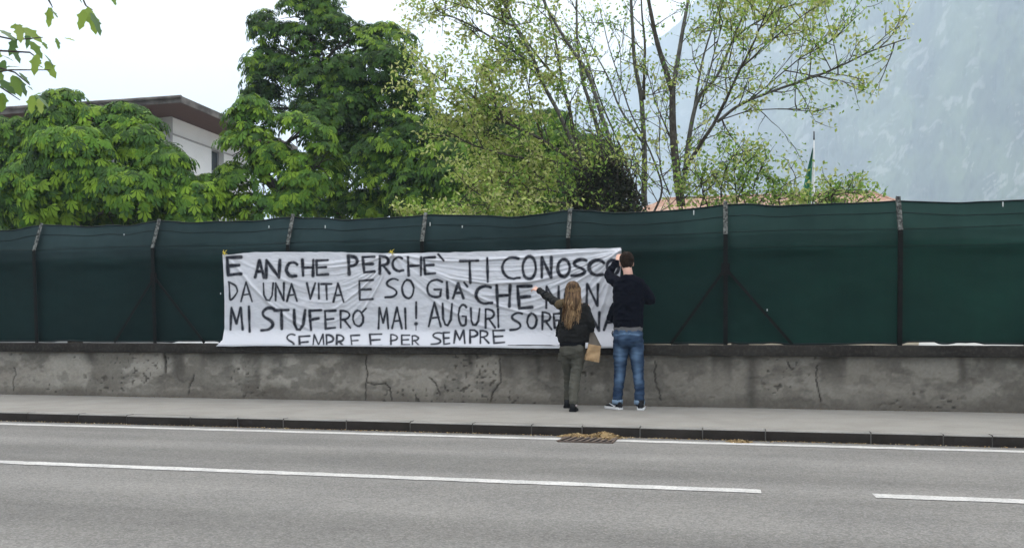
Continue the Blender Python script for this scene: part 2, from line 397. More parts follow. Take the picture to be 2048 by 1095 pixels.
def strip(name, zf, r, m, x0=PX[0], x1=PX[-1]):
    xx = np.arange(x0, x1, .06); b = MB()
    pts = [(x, surfY(x, zf(x)) - .006, zf(x)) for x in xx]; b.tube(pts, r, 5); b.build(name, m, fence, True)
tz = lambda x: float(np.interp(x, xs, top))
strip('top_hem', lambda x: tz(x), .009, m_seam)
strip('bottom_hem', lambda x: float(np.interp(x, xs, zb)) + .012, .012, m_seam)
strip('seam', lambda x: tz(x) - .145 + .012 * math.sin(x * 1.3), .0035, m_seam)
strip('seam', lambda x: zk + .03 + .01 * math.sin(x * 2.1), .0030, m_seam)
strip('seam', lambda x: 2.02 + .012 * math.sin(x * 1.7), .0025, m_seam, -2.6, 8)
for i, x in enumerate(PX):
    if x < -13 or x > 7: continue
    zt_ = ztop(i)
    b = MB(); p0, p1 = Vector((x, 11.285, .84)), Vector((x, 11.225, zk))
    b.bar(p0, p1, .05, .008, Vector((0, 1, 0))); b.bar(p0 + Vector((-.022, .02, 0)), p1 + Vector((-.022, .02, 0)), .006, .045, Vector((0, 1, 0)))
    po = b.build('post', m_post, fence)
    b = MB(); p2 = Vector((x, 11.385, zt_ + .012))
    b.bar(p1, p2, .05, .008, Vector((0, 1, 0))); b.bar(p1 + Vector((-.022, .02, 0)), p2 + Vector((-.022, .02, 0)), .006, .045, Vector((0, 1, 0)))
    ar = b.build('post_arm', m_lich, fence)
    if (i - ib) % 2 == 0:
        for s, dx in ((-1, .66), (1, .78)):
            b = MB(); a_, b_ = Vector((x, 11.262, 1.78)), Vector((x + s * dx, 11.285, .855))
            b.bar(a_, b_, .034, .007, Vector((0, 1, 0))); b.build('brace', m_post, fence)
        b = MB(); b.box((x - .05, 11.245, 1.70), (x + .05, 11.255, 1.84)); b.build('brace_plate', m_post, fence)
# little pale scars and ties on the net
m_scar = mat('pale plastic tie', (.5, .52, .5), .6)
b = MB()
for px, py, h in ((532, 452, 5), (646, 452, 6), (1387, 423, 9), (2011, 406, 9), (922, 452, 5), (1128, 533, 3), (434, 586, 4), (1535, 619, 4), (857, 447, 8), (243, 468, 4)):
    Yp = 11.3 - .04 if py > 480 else 11.32
    p = at(px, py, Yp); y = surfY(p.x, p.z) - .008
    b.box((p.x - .006, y - .004, p.z - h / 320), (p.x + .006, y + .003, p.z + h / 320))
b.build('net_tie', m_scar, fence, kind='stuff')

# ------------------------------------------------------------------ banner
def arc(cx, cy, rx, ry, a0, a1, n=10):
    return [(cx + rx * math.cos(math.radians(a0 + (a1 - a0) * k / n)), cy + ry * math.sin(math.radians(a0 + (a1 - a0) * k / n))) for k in range(n + 1)]
GL = {
 'E': [[(1, 0), (.02, .03), (.10, 1), (1, .95)], [(.06, .5), (.85, .46)]], 'F': [[(1, 0), (0, .03), (.12, 1)], [(.05, .5), (.8, .42)]],
 'A': [[(0, 1), (.48, 0), (1, 1)], [(.16, .66), (.82, .62)]], 'N': [[(0, 1), (.04, 0), (.95, 1), (1, 0)]],
 'C': [arc(.62, .5, .62, .5, -60, -290, 14) + [(1, .95)]], 'G': [arc(.6, .5, .6, .5, -50, -300, 14) + [(.92, .8), (.95, .55), (.5, .55)]],
 'H': [[(0, 0), (.06, 1)], [(1, 0), (.96, 1)], [(.03, .5), (.98, .46)]], 'P': [[(.08, 1), (.05, 0)] + arc(.35, .27, .6, .26, -90, 90, 8) + [(.06, .55)]],
 'R': [[(.05, 1), (.05, 0)] + arc(.35, .26, .55, .25, -90, 90, 8) + [(.08, .52), (.4, .55), (1, 1)]], 'T': [[(0, .03), (1, 0)], [(.5, .02), (.54, 1)]],
 'I': [[(.4, 0), (.6, 1)]], 'O': [arc(.5, .5, .5, .5, -100, 262, 20)], 'S': [[(1, .08), (.75, .0), (.4, .04), (.08, .22), (.18, .4), (.55, .5), (.9, .64), (.95, .8), (.6, .97), (0, 1)]],
 'D': [[(.05, 0), (.15, 1), (.5, .85), (.95, .5), (.75, .18), (0, 0)]], 'U': [[(0, 0), (.05, .7), (.25, .97), (.55, 1), (.85, .75), (1, 0)]],
 'V': [[(0, 0), (.42, 1), (1, 0)]], 'M': [[(0, 1), (.1, 0), (.5, .72), (.85, 0), (1, 1)]], 'c': [arc(.62, .5, .62, .5, -40, -290, 12) + [(1, .97)]],
 '`': [[(0, 0), (1, 1)]], "'": [[(0, 1), (1, 0)]], '!': [[(.5, 0), (.5, .74)]], '.': [[(.4, .5), (.6, .5)]]}
T6 = [  # glyph, x0,y0,x1,y1 in the enlarged left view; thickness
 ('E', 112, 158, 242, 322, 15), ('A', 375, 192, 455, 345, 14), ('N', 475, 187, 605, 348, 14), ('c', 665, 205, 755, 335, 14), ('H', 815, 185, 915, 330, 13), ('E', 940, 187, 1050, 325, 11),
 ('P', 1240, 150, 1330, 315, 15), ('E', 1375, 155, 1482, 300, 12), ('R', 1530, 150, 1625, 310, 12), ('C', 1652, 158, 1750, 288, 11), ('H', 1797, 160, 1920, 325, 11),
 ('D', 125, 390, 218, 565, 8), ('A', 240, 390, 345, 570, 8), ('U', 452, 400, 545, 558, 8), ('N', 562, 400, 642, 560, 9), ('A', 670, 405, 762, 568, 9), ('V', 855, 400, 930, 545, 9), ('I', 952, 403, 980, 545, 9),
 ('T', 990, 405, 1085, 550, 9), ('A', 1100, 400, 1197, 572, 9), ('E', 1338, 370, 1470, 555, 9), ('S', 1585, 355, 1702, 532, 9), ('O', 1742, 370, 1850, 540, 9),
 ('M', 142, 628, 258, 830, 11), ('I', 306, 620, 334, 850, 11), ('S', 430, 625, 548, 838, 13), ('T', 555, 648, 680, 825, 13), ('U', 735, 650, 838, 832, 13), ('F', 880, 650, 985, 835, 12), ('E', 1022, 655, 1120, 822, 10),
 ('R', 1165, 655, 1262, 815, 9), ('O', 1285, 655, 1380, 800, 9), ("'", 1375, 635, 1405, 665, 8), ('M', 1522, 630, 1612, 820, 9), ('A', 1650, 625, 1742, 820, 9), ('I', 1762, 635, 1786, 820, 9), ('!', 1858, 575, 1884, 780, 9), ('.', 1858, 760, 1884, 790, 17), ('I', 1868, 780, 1876, 835, 3),
 ('S', 655, 870, 745, 1010, 8), ('E', 780, 892, 880, 1010, 9), ('M', 910, 878, 1020, 1010, 7), ('P', 1035, 882, 1105, 1010, 9), ('R', 1130, 882, 1205, 1000, 9), ('E', 1265, 882, 1345, 990, 7),
 ('E', 1440, 872, 1550, 990, 8), ('P', 1632, 878, 1700, 980, 7), ('E', 1735, 882, 1812, 975, 7), ('R', 1832, 888, 1900, 978, 7)]
T7 = [('E', 82, 160, 185, 315, 11), ('`', 215, 130, 270, 190, 10), ('T', 425, 188, 590, 395, 11), ('I', 660, 168, 688, 385, 11), ('C', 812, 158, 975, 358, 11), ('O', 1002, 150, 1125, 362, 12), ('N', 1178, 160, 1270, 345, 13),
 ('O', 1328, 178, 1440, 340, 14), ('S', 1460, 178, 1592, 332, 14), ('c', 1620, 185, 1745, 325, 16), ('O', 1787, 185, 1897, 320, 13),
 ('G', 112, 368, 250, 530, 10), ('I', 288, 390, 312, 538, 12), ('A', 355, 402, 450, 540, 12), ('`', 455, 392, 487, 430, 10), ('C', 567, 428, 715, 590, 13), ('H', 762, 422, 885, 615, 13), ('E', 955, 425, 1085, 635, 14),
 ('N', 1220, 432, 1340, 630, 11), ('O', 1395, 430, 1500, 610, 11), ('N', 1597, 412, 1702, 605, 11),
 ('A', 125, 580, 240, 800, 10), ('U', 258, 590, 345, 790, 10), ('G', 405, 600, 478, 795, 9), ('U', 520, 635, 602, 790, 9), ('R', 652, 642, 745, 812, 9), ('I', 765, 640, 785, 810, 9), ('S', 888, 672, 995, 835, 10), ('O', 1045, 682, 1132, 820, 10),
 ('R', 1182, 672, 1270, 830, 10), ('E', 1288, 682, 1378, 815, 10), ('N', 1625, 672, 1715, 840, 11), ('A', 1760, 640, 1890, 832, 11),
 ('S', 150, 858, 252, 968, 8), ('E', 262, 858, 322, 965, 8), ('M', 365, 842, 465, 955, 9), ('P', 508, 835, 585, 952, 9), ('R', 605, 842, 685, 955, 8), ('E', 725, 838, 832, 957, 8)]
RS = 2.0; BX0, BY0 = 400, 470; IW, IH = int(900 * RS), int(250 * RS)
yy, xx = np.mgrid[0:IH, 0:IW]; ink = np.zeros((IH, IW), dtype=np.float32); hgt = np.zeros((IH, IW), dtype=np.float32)
def segs(poly, fn, reach):
    for (x0, y0), (x1, y1) in zip(poly[:-1], poly[1:]):
        a0, a1 = int(max(0, min(x0, x1) - reach)), int(min(IW, max(x0, x1) + reach + 1)); b0, b1 = int(max(0, min(y0, y1) - reach)), int(min(IH, max(y0, y1) + reach + 1))
        if a1 <= a0 or b1 <= b0: continue
        gx = xx[b0:b1, a0:a1]; gy = yy[b0:b1, a0:a1]; dx, dy = x1 - x0, y1 - y0; L2 = dx * dx + dy * dy + 1e-6
        t = np.clip(((gx - x0) * dx + (gy - y0) * dy) / L2, 0, 1)
        dd = np.hypot(gx - x0 - t * dx, gy - y0 - t * dy); fn(b0, b1, a0, a1, dd, ((gx - x0) * dy - (gy - y0) * dx) / math.sqrt(L2))
def dense(pl, st=6):
    o = [pl[0]]
    for p, q in zip(pl[:-1], pl[1:]):
        n = max(1, int(math.hypot(q[0] - p[0], q[1] - p[1]) / st))
        for k in range(1, n + 1): o.append((p[0] + (q[0] - p[0]) * k / n, p[1] + (q[1] - p[1]) * k / n))
    return o
for ox, tab in ((430, T6), (830, T7)):
    for ch, x0, y0, x1, y1, th in tab:
        lw = th * 1.0 / 4.6545 * RS
        sk = random.uniform(-.04, .04)
        for pl in GL[ch]:
            P = []
            for (a, b_) in pl:
                cx_ = x0 + (a + sk * (b_ - .5)) * (x1 - x0) + random.uniform(-2, 2); cy_ = y0 + b_ * (y1 - y0) + random.uniform(-2, 2)
                P.append(((ox + cx_ / 4.6545 - BX0) * RS, (480 + cy_ / 4.6545 - BY0) * RS))
            P = dense(P); 
            if ch == 'S' or ch == 'D':       # soften corners
                for _ in range(2): P = [P[0]] + [((P[i - 1][0] + P[i][0] * 2 + P[i + 1][0]) / 4, (P[i - 1][1] + P[i][1] * 2 + P[i + 1][1]) / 4) for i in range(1, len(P) - 1)] + [P[-1]]
            ph = random.random() * 6
            for i in range(len(P) - 1):
                l2 = lw * (1 + .16 * math.sin(ph + i * .45)); cut = 1.0 if y1 < 972 else 0
                def f(b0, b1, a0, a1, dd, sgn, l2=l2):
                    k = np.clip(1.02 * (1 - sstep(l2 * .5, l2 * 1.65, dd)) + .13 * np.exp(-(dd / (l2 * 2.0)) ** 2), 0, 1)
                    ink[b0:b1, a0:a1] = np.maximum(ink[b0:b1, a0:a1], k)
                segs([P[i], P[i + 1]], f, l2 * 3.5)
ink *= (.86 + .22 * fbm(xx / 9., yy / 9., 3)).astype(np.float32)
ink = np.clip(ink, 0, 1) * (1 - sstep((688.5 - BY0) * RS, (690.5 - BY0) * RS, yy))
# folds
def fold(poly, wd, amp):
    wd *= RS
    P = dense([((x - BX0) * RS, (y - BY0) * RS) for x, y in poly], 14); n = len(P); tmp = np.zeros_like(hgt)
    lo = [min(p[0] for p in P), max(p[0] for p in P), min(p[1] for p in P), max(p[1] for p in P)]
    for i in range(n - 1):
        e = math.sin(math.pi * (i + .8) / (n + .6)) ** .5
        def f(b0, b1, a0, a1, dd, sgn, e=e):
            tmp[b0:b1, a0:a1] = np.maximum(tmp[b0:b1, a0:a1], e * np.exp(-(dd / wd) ** 2))
        segs([P[i], P[i + 1]], f, wd * 2.6)
    global hgt_
    np.add(hgt, tmp * amp * (1.45 if amp > .0125 else .95), out=hgt)
def caten(a, b, sg, skew=0, n=14):
    o = []
    for k in range(n + 1):
        t = k / n; s = 4 * t * (1 - t) * (1 + skew * (t - .5)); o.append((a[0] + (b[0] - a[0]) * t, a[1] + (b[1] - a[1]) * t + sg * s))
    return o
A0, A1, A2 = (447, 510), (783, 507), (1240, 499)
fold([(452, 512), (478, 540), (500, 568), (535, 604), (575, 635), (625, 662)], 3.2, .020)
fold([(455, 510), (500, 532), (560, 556), (640, 590)], 3, .010)
fold([(455, 520), (470, 560), (490, 610), (500, 650)], 4, .008)
fold([(790, 508), (862, 545), (900, 562), (950, 590), (1000, 612), (1060, 628), (1120, 632)], 3.2, .018)
fold([(790, 510), (820, 560), (880, 610), (960, 650), (1030, 668)], 3.5, .014)
fold([(790, 506), (860, 520), (930, 522), (1020, 516), (1120, 508), (1238, 499)], 2.4, .013)
fold([(830, 526), (900, 556), (980, 567), (1060, 563), (1130, 546), (1190, 520), (1238, 502)], 3.0, .020)
fold([(1238, 503), (1200, 560), (1160, 600), (1120, 640), (1100, 670)], 3.5, .013)
fold([(1238, 505), (1222, 560), (1205, 610), (1190, 650)], 3.5, .013)
for k in range(12):
    sg = 15 + k * 11 + random.uniform(-4, 4)
    fold(caten((A0[0] + 20, A0[1] + k * 4), A1, sg, .9)[3:], random.uniform(1.8, 3.4), random.uniform(.003, .010))
for k in range(14):
    sg = 10 + k * 9 + random.uniform(-4, 4)
    fold(caten(A1, A2, sg, random.uniform(-.6, .5)), random.uniform(1.8, 3.4), random.uniform(.003, .011))
for k in range(26):   # fan left of the middle tie
    an = math.radians(random.uniform(108, 172)); L = random.uniform(60, 210); cv = random.uniform(20, 60)
    pl = []
    for j in range(8):
        t = j / 7; pl.append((A1[0] + math.cos(an) * L * t - cv * .2 * t * t, A1[1] + math.sin(an) * L * t * (1 - .25 * t) + 4))
    fold(pl, random.uniform(1.5, 2.8), random.uniform(.004, .009))
for k in range(20):   # fan from the man's hand
    an = math.radians(random.uniform(105, 172)); L = random.uniform(80, 260)
    pl = [(A2[0] + math.cos(an) * L * t, A2[1] + math.sin(an) * L * t * (1 - .15 * t) + 3) for t in np.linspace(0, 1, 8)]
    fold(pl, random.uniform(1.6, 3.0), random.uniform(.004, .010))
hgt += ((fbm(xx / 70., yy / 40., 2) - .5) * .03 + (fbm(xx / 16., yy / 9., 5, 3) - .5) * .003).astype(np.float32)
NU, NV = 1120, 250
U, Vb = np.meshgrid(np.linspace(0, 1, NU), np.linspace(0, 1, NV))
tx = [0, .03, .07, .15, .30, .422, .5, .6, .72, .86, 1.0]; ty = [509, 508.5, 504, 503, 504, 506.5, 505, 504, 501, 498, 495]
bx = [0, .06, .2, .4, .6, .8, 1.0]; by = [691, 692, 692, 692.5, 694, 696, 695]
lxs = np.interp(Vb, [0, .2, .5, .8, .93, 1], [445, 447, 449, 449, 445, 432]); rxs = np.interp(Vb, [0, .1, .5, 1], [1243, 1243, 1237, 1234])
Ty = np.interp(U, tx, ty) + (vn(U * 60, U * 0, 2) - .5) * 1.2; By = np.interp(U, bx, by) + (fbm(U * 9, U * 0, 3) - .5) * 3.5
PXg = lxs + (rxs - lxs) * U; PYg = Ty + (By - Ty) * Vb
fx = np.clip((PXg - BX0) * RS, 0, IW - 1.01); fy = np.clip((PYg - BY0) * RS, 0, IH - 1.01)
def samp(im):
    xi = fx.astype(int); yi = fy.astype(int); a = fx - xi; b_ = fy - yi
    return (im[yi, xi] * (1 - a) + im[yi, xi + 1] * a) * (1 - b_) + (im[yi + 1, xi] * (1 - a) + im[yi + 1, xi + 1] * a) * b_
Ik, Hh = samp(ink), samp(hgt)
flare = sstep(.80, 1.0, Vb)
Yb = 11.205 - .03 * sstep(0, .3, Vb) - .185 * flare ** 1.2 - Hh * (1 - flare * .9) * sstep(0, .03, Vb)
Yb = np.where(flare > .97, 10.978, np.maximum(Yb, 10.975))
cxg = (PXg - 1024) / F; tg = Yb / (cxg * SA + CA)
Vw = np.stack([tg * (cxg * CA - SA), Yb, 1 + (HOR - PYg) / F * tg], -1).reshape(-1, 3)
cb = np.ones((NV, NU, 3)) * np.array([.60, .60, .63]); cb *= (1 + (fbm(PXg / 60, PYg / 40, 6) - .5) * .08)[..., None]
cb = mixc(cb, np.array([.014, .016, .024]), Ik)
m_ban = mat('bed sheet cotton', (.7, .7, .7), .9, .1, vcol=True, transl=.12)
banner = empty('banner', (-3.4, 11.1, .85), label='white bedsheet banner with black spray-painted Italian birthday greeting hung on the green netting', cat='banner')
link('sheet', mesh_np(Vw, gridfaces(NU, NV, True), m_ban, True, col=cb.reshape(-1, 3)), banner)
# ties
m_yel = mat('yellow twine', (.62, .50, .06), .6)
for px, py, lb in ((449, 506, 'yellow twine knot holding the top left corner of the banner'), (783, 504, 'yellow twine knot at the middle of the banner top edge')):
    b = MB(); p = at(px, py, 11.185)
    b.ball(p, .014)
    for a in (60, 110, 150, -20, -70, 200):
        an = math.radians(a + random.uniform(-12, 12)); L = random.uniform(.03, .055)
        b.tube([p, p + Vector((math.cos(an) * L * .6, -.012, math.sin(an) * L * .6)), p + Vector((math.cos(an) * L, .01, math.sin(an) * L))], [.005, .004, .003], 5)
    o = b.build('yellow_tie', m_yel, None, True); tag(o, lb, 'tie', 'yellow ties along the banner top')
m_blk = mat('black cord', (.01, .01, .012), .6)
b = MB(); p = at(1243, 496, 11.16); b.tube([p + Vector((-.012, .01, .012)), p, p + Vector((.03, 0, -.035)), p + Vector((.05, .06, -.05))], .005, 5); b.ball(p, .009)
tag(b.build('black_tie', m_blk, None, True), 'short black cord at the top right corner of the banner by the man\'s hand', 'tie')

# ------------------------------------------------------------------ drain and dry leaves
m_iron = mat('rusty iron', (.07, .048, .038), .7, .4, var=(.11, .075, .05), vscale=14, bump=.4)
m_pitshade = mat('pit shade', (.01, .01, .01), 1)
gx0, gx1 = xat(1122, 8.28), xat(1231, 8.28); gy0, gy1 = 8.09, 8.57
dr = empty('drain_grate', ((gx0 + gx1) / 2, 8.3, 0), label='rusty slotted drain grate in the gutter below the kerb, half buried in dry leaves', cat='drain')
b = MB(); b.box((gx0, gy0, -.02), (gx1, gy0 + .02, .010)); b.box((gx0, gy1 - .02, -.02), (gx1, gy1, .012)); b.box((gx0, gy0 + .02, -.02), (gx0 + .02, gy1 - .02, .012)); b.box((gx1 - .02, gy0 + .02, -.02), (gx1, gy1 - .02, .012))
b.build('frame', m_iron, dr)
slab('pit', m_pitshade, gx0 + .02, gx1 - .02, gy0 + .02, gy1 - .02, -.02, .005, dr)  # near-black slab paints the shade of the hollow under the bars
n = 8
for k in range(n):
    x = gx0 + .03 + (gx1 - gx0 - .06) * k / (n - 1); b = MB(); b.bar((x - .03, gy0 + .02, .010), (x + .035, gy1 - .02, .010), .026, .008, Vector((0, 0, 1))); b.build('bar', m_iron, dr)
m_leafdry = mat('dry leaves', (.27, .18, .085), .9, .1, vcol=True)
def debris(name, blobs, n, label, zbase=.0, hmax=.05):
    # mound of flakes
    V, Fc, Cc = [], [], []
    for (cx, cyy, rx, ry, h) in blobs:
        nu, nvv = 22, 10; k0 = len(V)
        for j in range((nvv + 1) if rx < 1 else 0):
            for i in range(nu):
                a = 2 * math.pi * i / nu; r = j / nvv; rr = r * (1 + .18 * math.sin(3 * a + cx) + .1 * math.sin(7 * a))
                V.append((cx + rx * rr * math.cos(a), min(cyy + ry * rr * math.sin(a), Y_KF - .004), zbase + h * (1 - r ** 1.6) + random.uniform(-.002, .004) * (1 - r) + .002)); s_ = random.uniform(.6, 1.2); Cc.append((.25 * s_, .175 * s_, .085 * s_))
        for j in range(nvv if rx < 1 else 0):
            for i in range(nu):
                a = k0 + j * nu + i; b2 = k0 + j * nu + (i + 1) % nu; Fc.append((a, b2, b2 + nu, a + nu))
        m = int(n * rx * ry / sum(q[2] * q[3] for q in blobs))
        for _ in range(m):
            a = random.random() * 6.28; r = math.sqrt(random.random()) * 1.12; x = cx + rx * r * math.cos(a); y = min(cyy + ry * r * math.sin(a), Y_KF - .012); z = zbase + max(0, h * (1 - min(1, r) ** 1.6)) + .006
            s_ = random.uniform(.006, .018) * (1 if rx < 1 else .6); an = random.random() * 6.28; t1 = random.uniform(-.008, .01); k0 = len(V)
            cs, sn = math.cos(an) * s_, math.sin(an) * s_
            V += [(x - cs, y - sn, z), (x + sn * .5, y - cs * .5, z + t1), (x + cs, y + sn, z + .002), (x - sn * .5, y + cs * .5, z + abs(t1) * .5)]
            Fc.append((k0, k0 + 1, k0 + 2, k0 + 3)); v = random.uniform(.5, 1.5); c = random.choice([(.32, .23, .11), (.24, .15, .07), (.42, .34, .2), (.18, .12, .06)]); Cc += [tuple(q * v for q in c)] * 4
    return link(name, mesh_np(V, np.array(Fc), m_leafdry, False, col=np.array(Cc)), label=label, cat='leaf litter', kind='stuff')
xm = lambda p: xat(p, 8.4)
debris('dry_leaf_heap', [(xm(1205), 8.51, .17, .09, .052), (xm(1150), 8.51, .17, .075, .030), (xm(1180), 8.50, .24, .085, .012), (xm(1224), 8.52, .10, .06, .022), (xm(1216), 8.40, .08, .10, .012)], 1100, 'heap of brown dry leaves piled on the drain grate against the kerb')
debris('dry_leaf_patch', [(xm(1478), 8.44, .11, .075, .018)], 160, 'small flat patch of brown dry leaves on the white edge line')
debris('gutter_grit', [(xm(900), 8.53, 2.4, .035, .004), (xm(300), 8.54, 2.6, .03, .004), (xm(1400), 8.53, 1.4, .035, .004), (xm(1850), 8.54, 1.6, .03, .004)], 1500, 'thin line of grit and leaf crumbs in the gutter along the kerb')
# litter at the wall foot
V, Fc, Cc = [], [], []
for _ in range(2600):
    x = random.uniform(-11, 5); y = Y_W - .01 - abs(random.gauss(0, .05)); z = .102 + random.random() * .006; s_ = random.uniform(.003, .011); an = random.random() * 6.28
    if fbm(np.array([x * 2.]), np.array([3.]), 2)[0] < .45: continue
    cs, sn = math.cos(an) * s_, math.sin(an) * s_; k0 = len(V); V += [(x - cs, y - sn, z), (x + sn * .5, y - cs * .5, z + .004), (x + cs, y + sn, z), (x - sn * .5, y + cs * .5, z + .006)]; Fc.append((k0, k0 + 1, k0 + 2, k0 + 3))
    c = random.choice([(.12, .08, .05), (.07, .055, .04), (.2, .16, .1)]); Cc += [c] * 4
link('dirt_and_litter', mesh_np(V, np.array(Fc), m_leafdry, False, col=np.array(Cc)), kind='stuff', label='brown crumbs and dry bits along the foot of the wall', cat='litter')

# ------------------------------------------------------------------ people
from mathutils import noise as mnoise
def voxel(b, size, smooth=6, wr=0, wsc=12, wstretch=(1, 1, 1), post=None):
    me = b.mesh(); o = bpy.data.objects.new('tmp', me); C.objects.link(o)
    r = o.modifiers.new('r', 'REMESH'); r.mode = 'VOXEL'; r.voxel_size = size; r.adaptivity = 0
    if smooth:
        s = o.modifiers.new('s', 'SMOOTH'); s.iterations = smooth; s.factor = .6
    dg = bpy.context.evaluated_depsgraph_get(); ev = o.evaluated_get(dg); m2 = bpy.data.meshes.new_from_object(ev)
    bpy.data.objects.remove(o); bpy.data.meshes.remove(me)
    m2.polygons.foreach_set('use_smooth', np.ones(len(m2.polygons), dtype=bool))
    if wr or post:
        N = [v.normal.copy() for v in m2.vertices]
        for v, n_ in zip(m2.vertices, N):
            p = v.co; dsp = 0
            if wr:
                q = Vector((p.x * wstretch[0], p.y * wstretch[1], p.z * wstretch[2])) * wsc
                dsp = (abs(mnoise.noise(q)) * -1.6 + .35 + .5 * mnoise.noise(q * 2.7)) * wr
            if post: dsp += post(p, n_)
            v.co = p + n_ * dsp
    m2.update()
    return m2
def paint(me, fn):
    a = me.color_attributes.new('Col', 'FLOAT_COLOR', 'POINT'); c = np.ones((len(me.vertices), 4), dtype=np.float32)
    for i, v in enumerate(me.vertices): c[i, :3] = fn(v.co, v.normal)
    a.data.foreach_set('color', c.ravel())
def limb(b, pts, rad, n=14): 
    # resample for smooth taper
    P, R_ = [], []
    for i in range(len(pts) - 1):
        for k in range(4):
            t = k / 4; P.append(Vector(pts[i]).lerp(Vector(pts[i + 1]), t)); R_.append(rad[i] + (rad[i + 1] - rad[i]) * t)
    P.append(Vector(pts[-1])); R_.append(rad[-1])
    for _ in range(2): P = [P[0]] + [(P[i - 1] + P[i] * 2 + P[i + 1]) / 4 for i in range(1, len(P) - 1)] + [P[-1]]
    b.tube(P, R_, n); b.ball(P[0], R_[0] * .98); b.ball(P[-1], R_[-1] * .98)
def hand(b, wrist, d, nrm, side, sc=1.0, curls=(.35, .45, .5, .6), spread=.16, point=False):
    """palm and five fingers; d along the hand, nrm out of the back of the hand, side towards the thumb"""
    d = Vector(d).normalized(); nrm = Vector(nrm); nrm = (nrm - d * nrm.dot(d)).normalized(); s = nrm.cross(d) 
    if s.dot(Vector(side)) < 0: s = -s
    w_ = Vector(wrist); L = .085 * sc
    for k in range(5):
        t = k / 4; b.ball(w_ + d * (L * (.12 + .78 * t)) + s * .0, (.026 * sc + .012 * sc * math.sin(t * 2), .026 * sc + .012 * sc * math.sin(t * 2), .013 * sc), R=Matrix((s, d, nrm)).transposed())
    off = (.030, .011, -.009, -.027); ln = (.072, .080, .074, .058)
    for j in range(4):
        p = w_ + d * L * .92 + s * off[j] * sc; cu = curls[j]; a = (off[j] / .03) * spread; dirn = (d + s * a).normalized(); pts = [p - d * .02 * sc, p]; ang = cu * .5
        for seg in range(3):
            dd = dirn * math.cos(ang) - nrm * math.sin(ang); p = p + dd * ln[j] * sc * (.42, .32, .26)[seg]; pts.append(p); ang += cu
        b.tube(pts, [.0095 * sc, .0095 * sc, .0088 * sc, .008 * sc, .0065 * sc], 8); b.ball(pts[-1], .0066 * sc)
    p = w_ + d * .022 * sc + s * .022 * sc; pts = [p, p + (d * .5 + s * .8 - nrm * .3).normalized() * .035 * sc]
    pts.append(pts[-1] + (d * .85 + s * .45 - nrm * .35).normalized() * .032 * sc); pts.append(pts[-1] + (d * .95 + s * .15 - nrm * .4).normalized() * .026 * sc)
    b.tube(pts, [.014 * sc, .0115 * sc, .010 * sc, .008 * sc], 8); b.ball(pts[-1], .008 * sc)
def head(b, c, fwd, s=1.0):
    """head facing fwd; c = centre of skull"""
    c = Vector(c); f = Vector(fwd).normalized(); z = Vector((0, 0, 1)); r = f.cross(z).normalized(); M = Matrix((r, f, z)).transposed()
    P = lambda x, y, q: c + M @ Vector((x, y, q)) * s
    b.ball(P(0, -.008, .012), (.074 * s, .096 * s, .100 * s), 20, 14, M)
    b.ball(P(0, .028, -.052), (.054 * s, .062 * s, .068 * s), 16, 10, M)      # jaw and face
    b.ball(P(0, .066, -.095), (.022 * s, .022 * s, .018 * s), 10, 8, M)       # chin
    b.tube([P(0, .088, .01), P(0, .104, -.028), P(0, .094, -.038)], [.008 * s, .013 * s, .010 * s], 8)   # nose
    for k in (-1, 1):
        b.ball(P(k * .030, .082, .022), (.018 * s, .008 * s, .006 * s), 8, 6, M)   # brow
        b.ball(P(k * .030, .078, .004), (.012 * s, .010 * s, .008 * s), 8, 6, M)   # eye
        b.ball(P(k * .040, .062, -.030), (.020 * s, .020 * s, .018 * s), 8, 6, M)  # cheek
        b.ball(P(k * .076, -.004, -.020), (.010 * s, .020 * s, .032 * s), 10, 8, M @ Matrix.Rotation(k * .35, 3, 'Z'))  # ear
    b.ball(P(0, .086, -.060), (.024 * s, .008 * s, .005 * s), 8, 6, M); b.ball(P(0, .084, -.070), (.020 * s, .009 * s, .006 * s), 8, 6, M)  # lips
    return P
m_skin = mat('skin', (.55, .33, .25), .55, .35, var=(.60, .30, .22), vscale=20, vmix=.35)
m_navy = mat('navy wool', (.0038, .0045, .0085), .95, .04, var=(.006, .007, .012), vscale=8, bump=.2, bscale=200)
m_grey = mat('grey cotton', (.13, .125, .125), .9, .1)
m_denim = mat('denim', (.1, .1, .1), .9, .15, vcol=True, bump=.2, bscale=300)
m_cuff = mat('denim cuff', (.17, .24, .32), .9, .1, var=(.12, .17, .24), vscale=40)
m_shoe = mat('black mesh shoe', (.010, .010, .012), .8, .2)
m_sole = mat('white sole', (.68, .67, .66), .6, .3)
m_white = mat('white print', (.75, .75, .75), .6)
m_hairm = mat('short brown hair', (.013, .0085, .006), .8, .06, var=(.034, .021, .015), vscale=30, stretch=(1, 1, .3), bump=.7, bscale=90)
m_jack = mat('black jacket', (.008, .008, .008), .8, .12, var=(.014, .0135, .012), vscale=9)
m_olive = mat('olive trousers', (.062, .060, .048), .9, .15, var=(.085, .08, .064), vscale=10, vmix=.5)
m_lshirt = mat('black knit', (.006, .006, .008), .9, .1)
m_khaki = mat('khaki yoke', (.085, .062, .035), .9, .1)
m_hairw = mat('long blond brown hair', (.3, .2, .1), .6, .12, vcol=True)
m_bagp = mat('kraft paper', (.36, .24, .13), .85, .15, var=(.30, .19, .10), vscale=14, bump=.4, bscale=30)
m_bagt = mat('grey brown straps and top', (.10, .085, .07), .9, .1)  # grey-brown tone for the straps and the upper bag

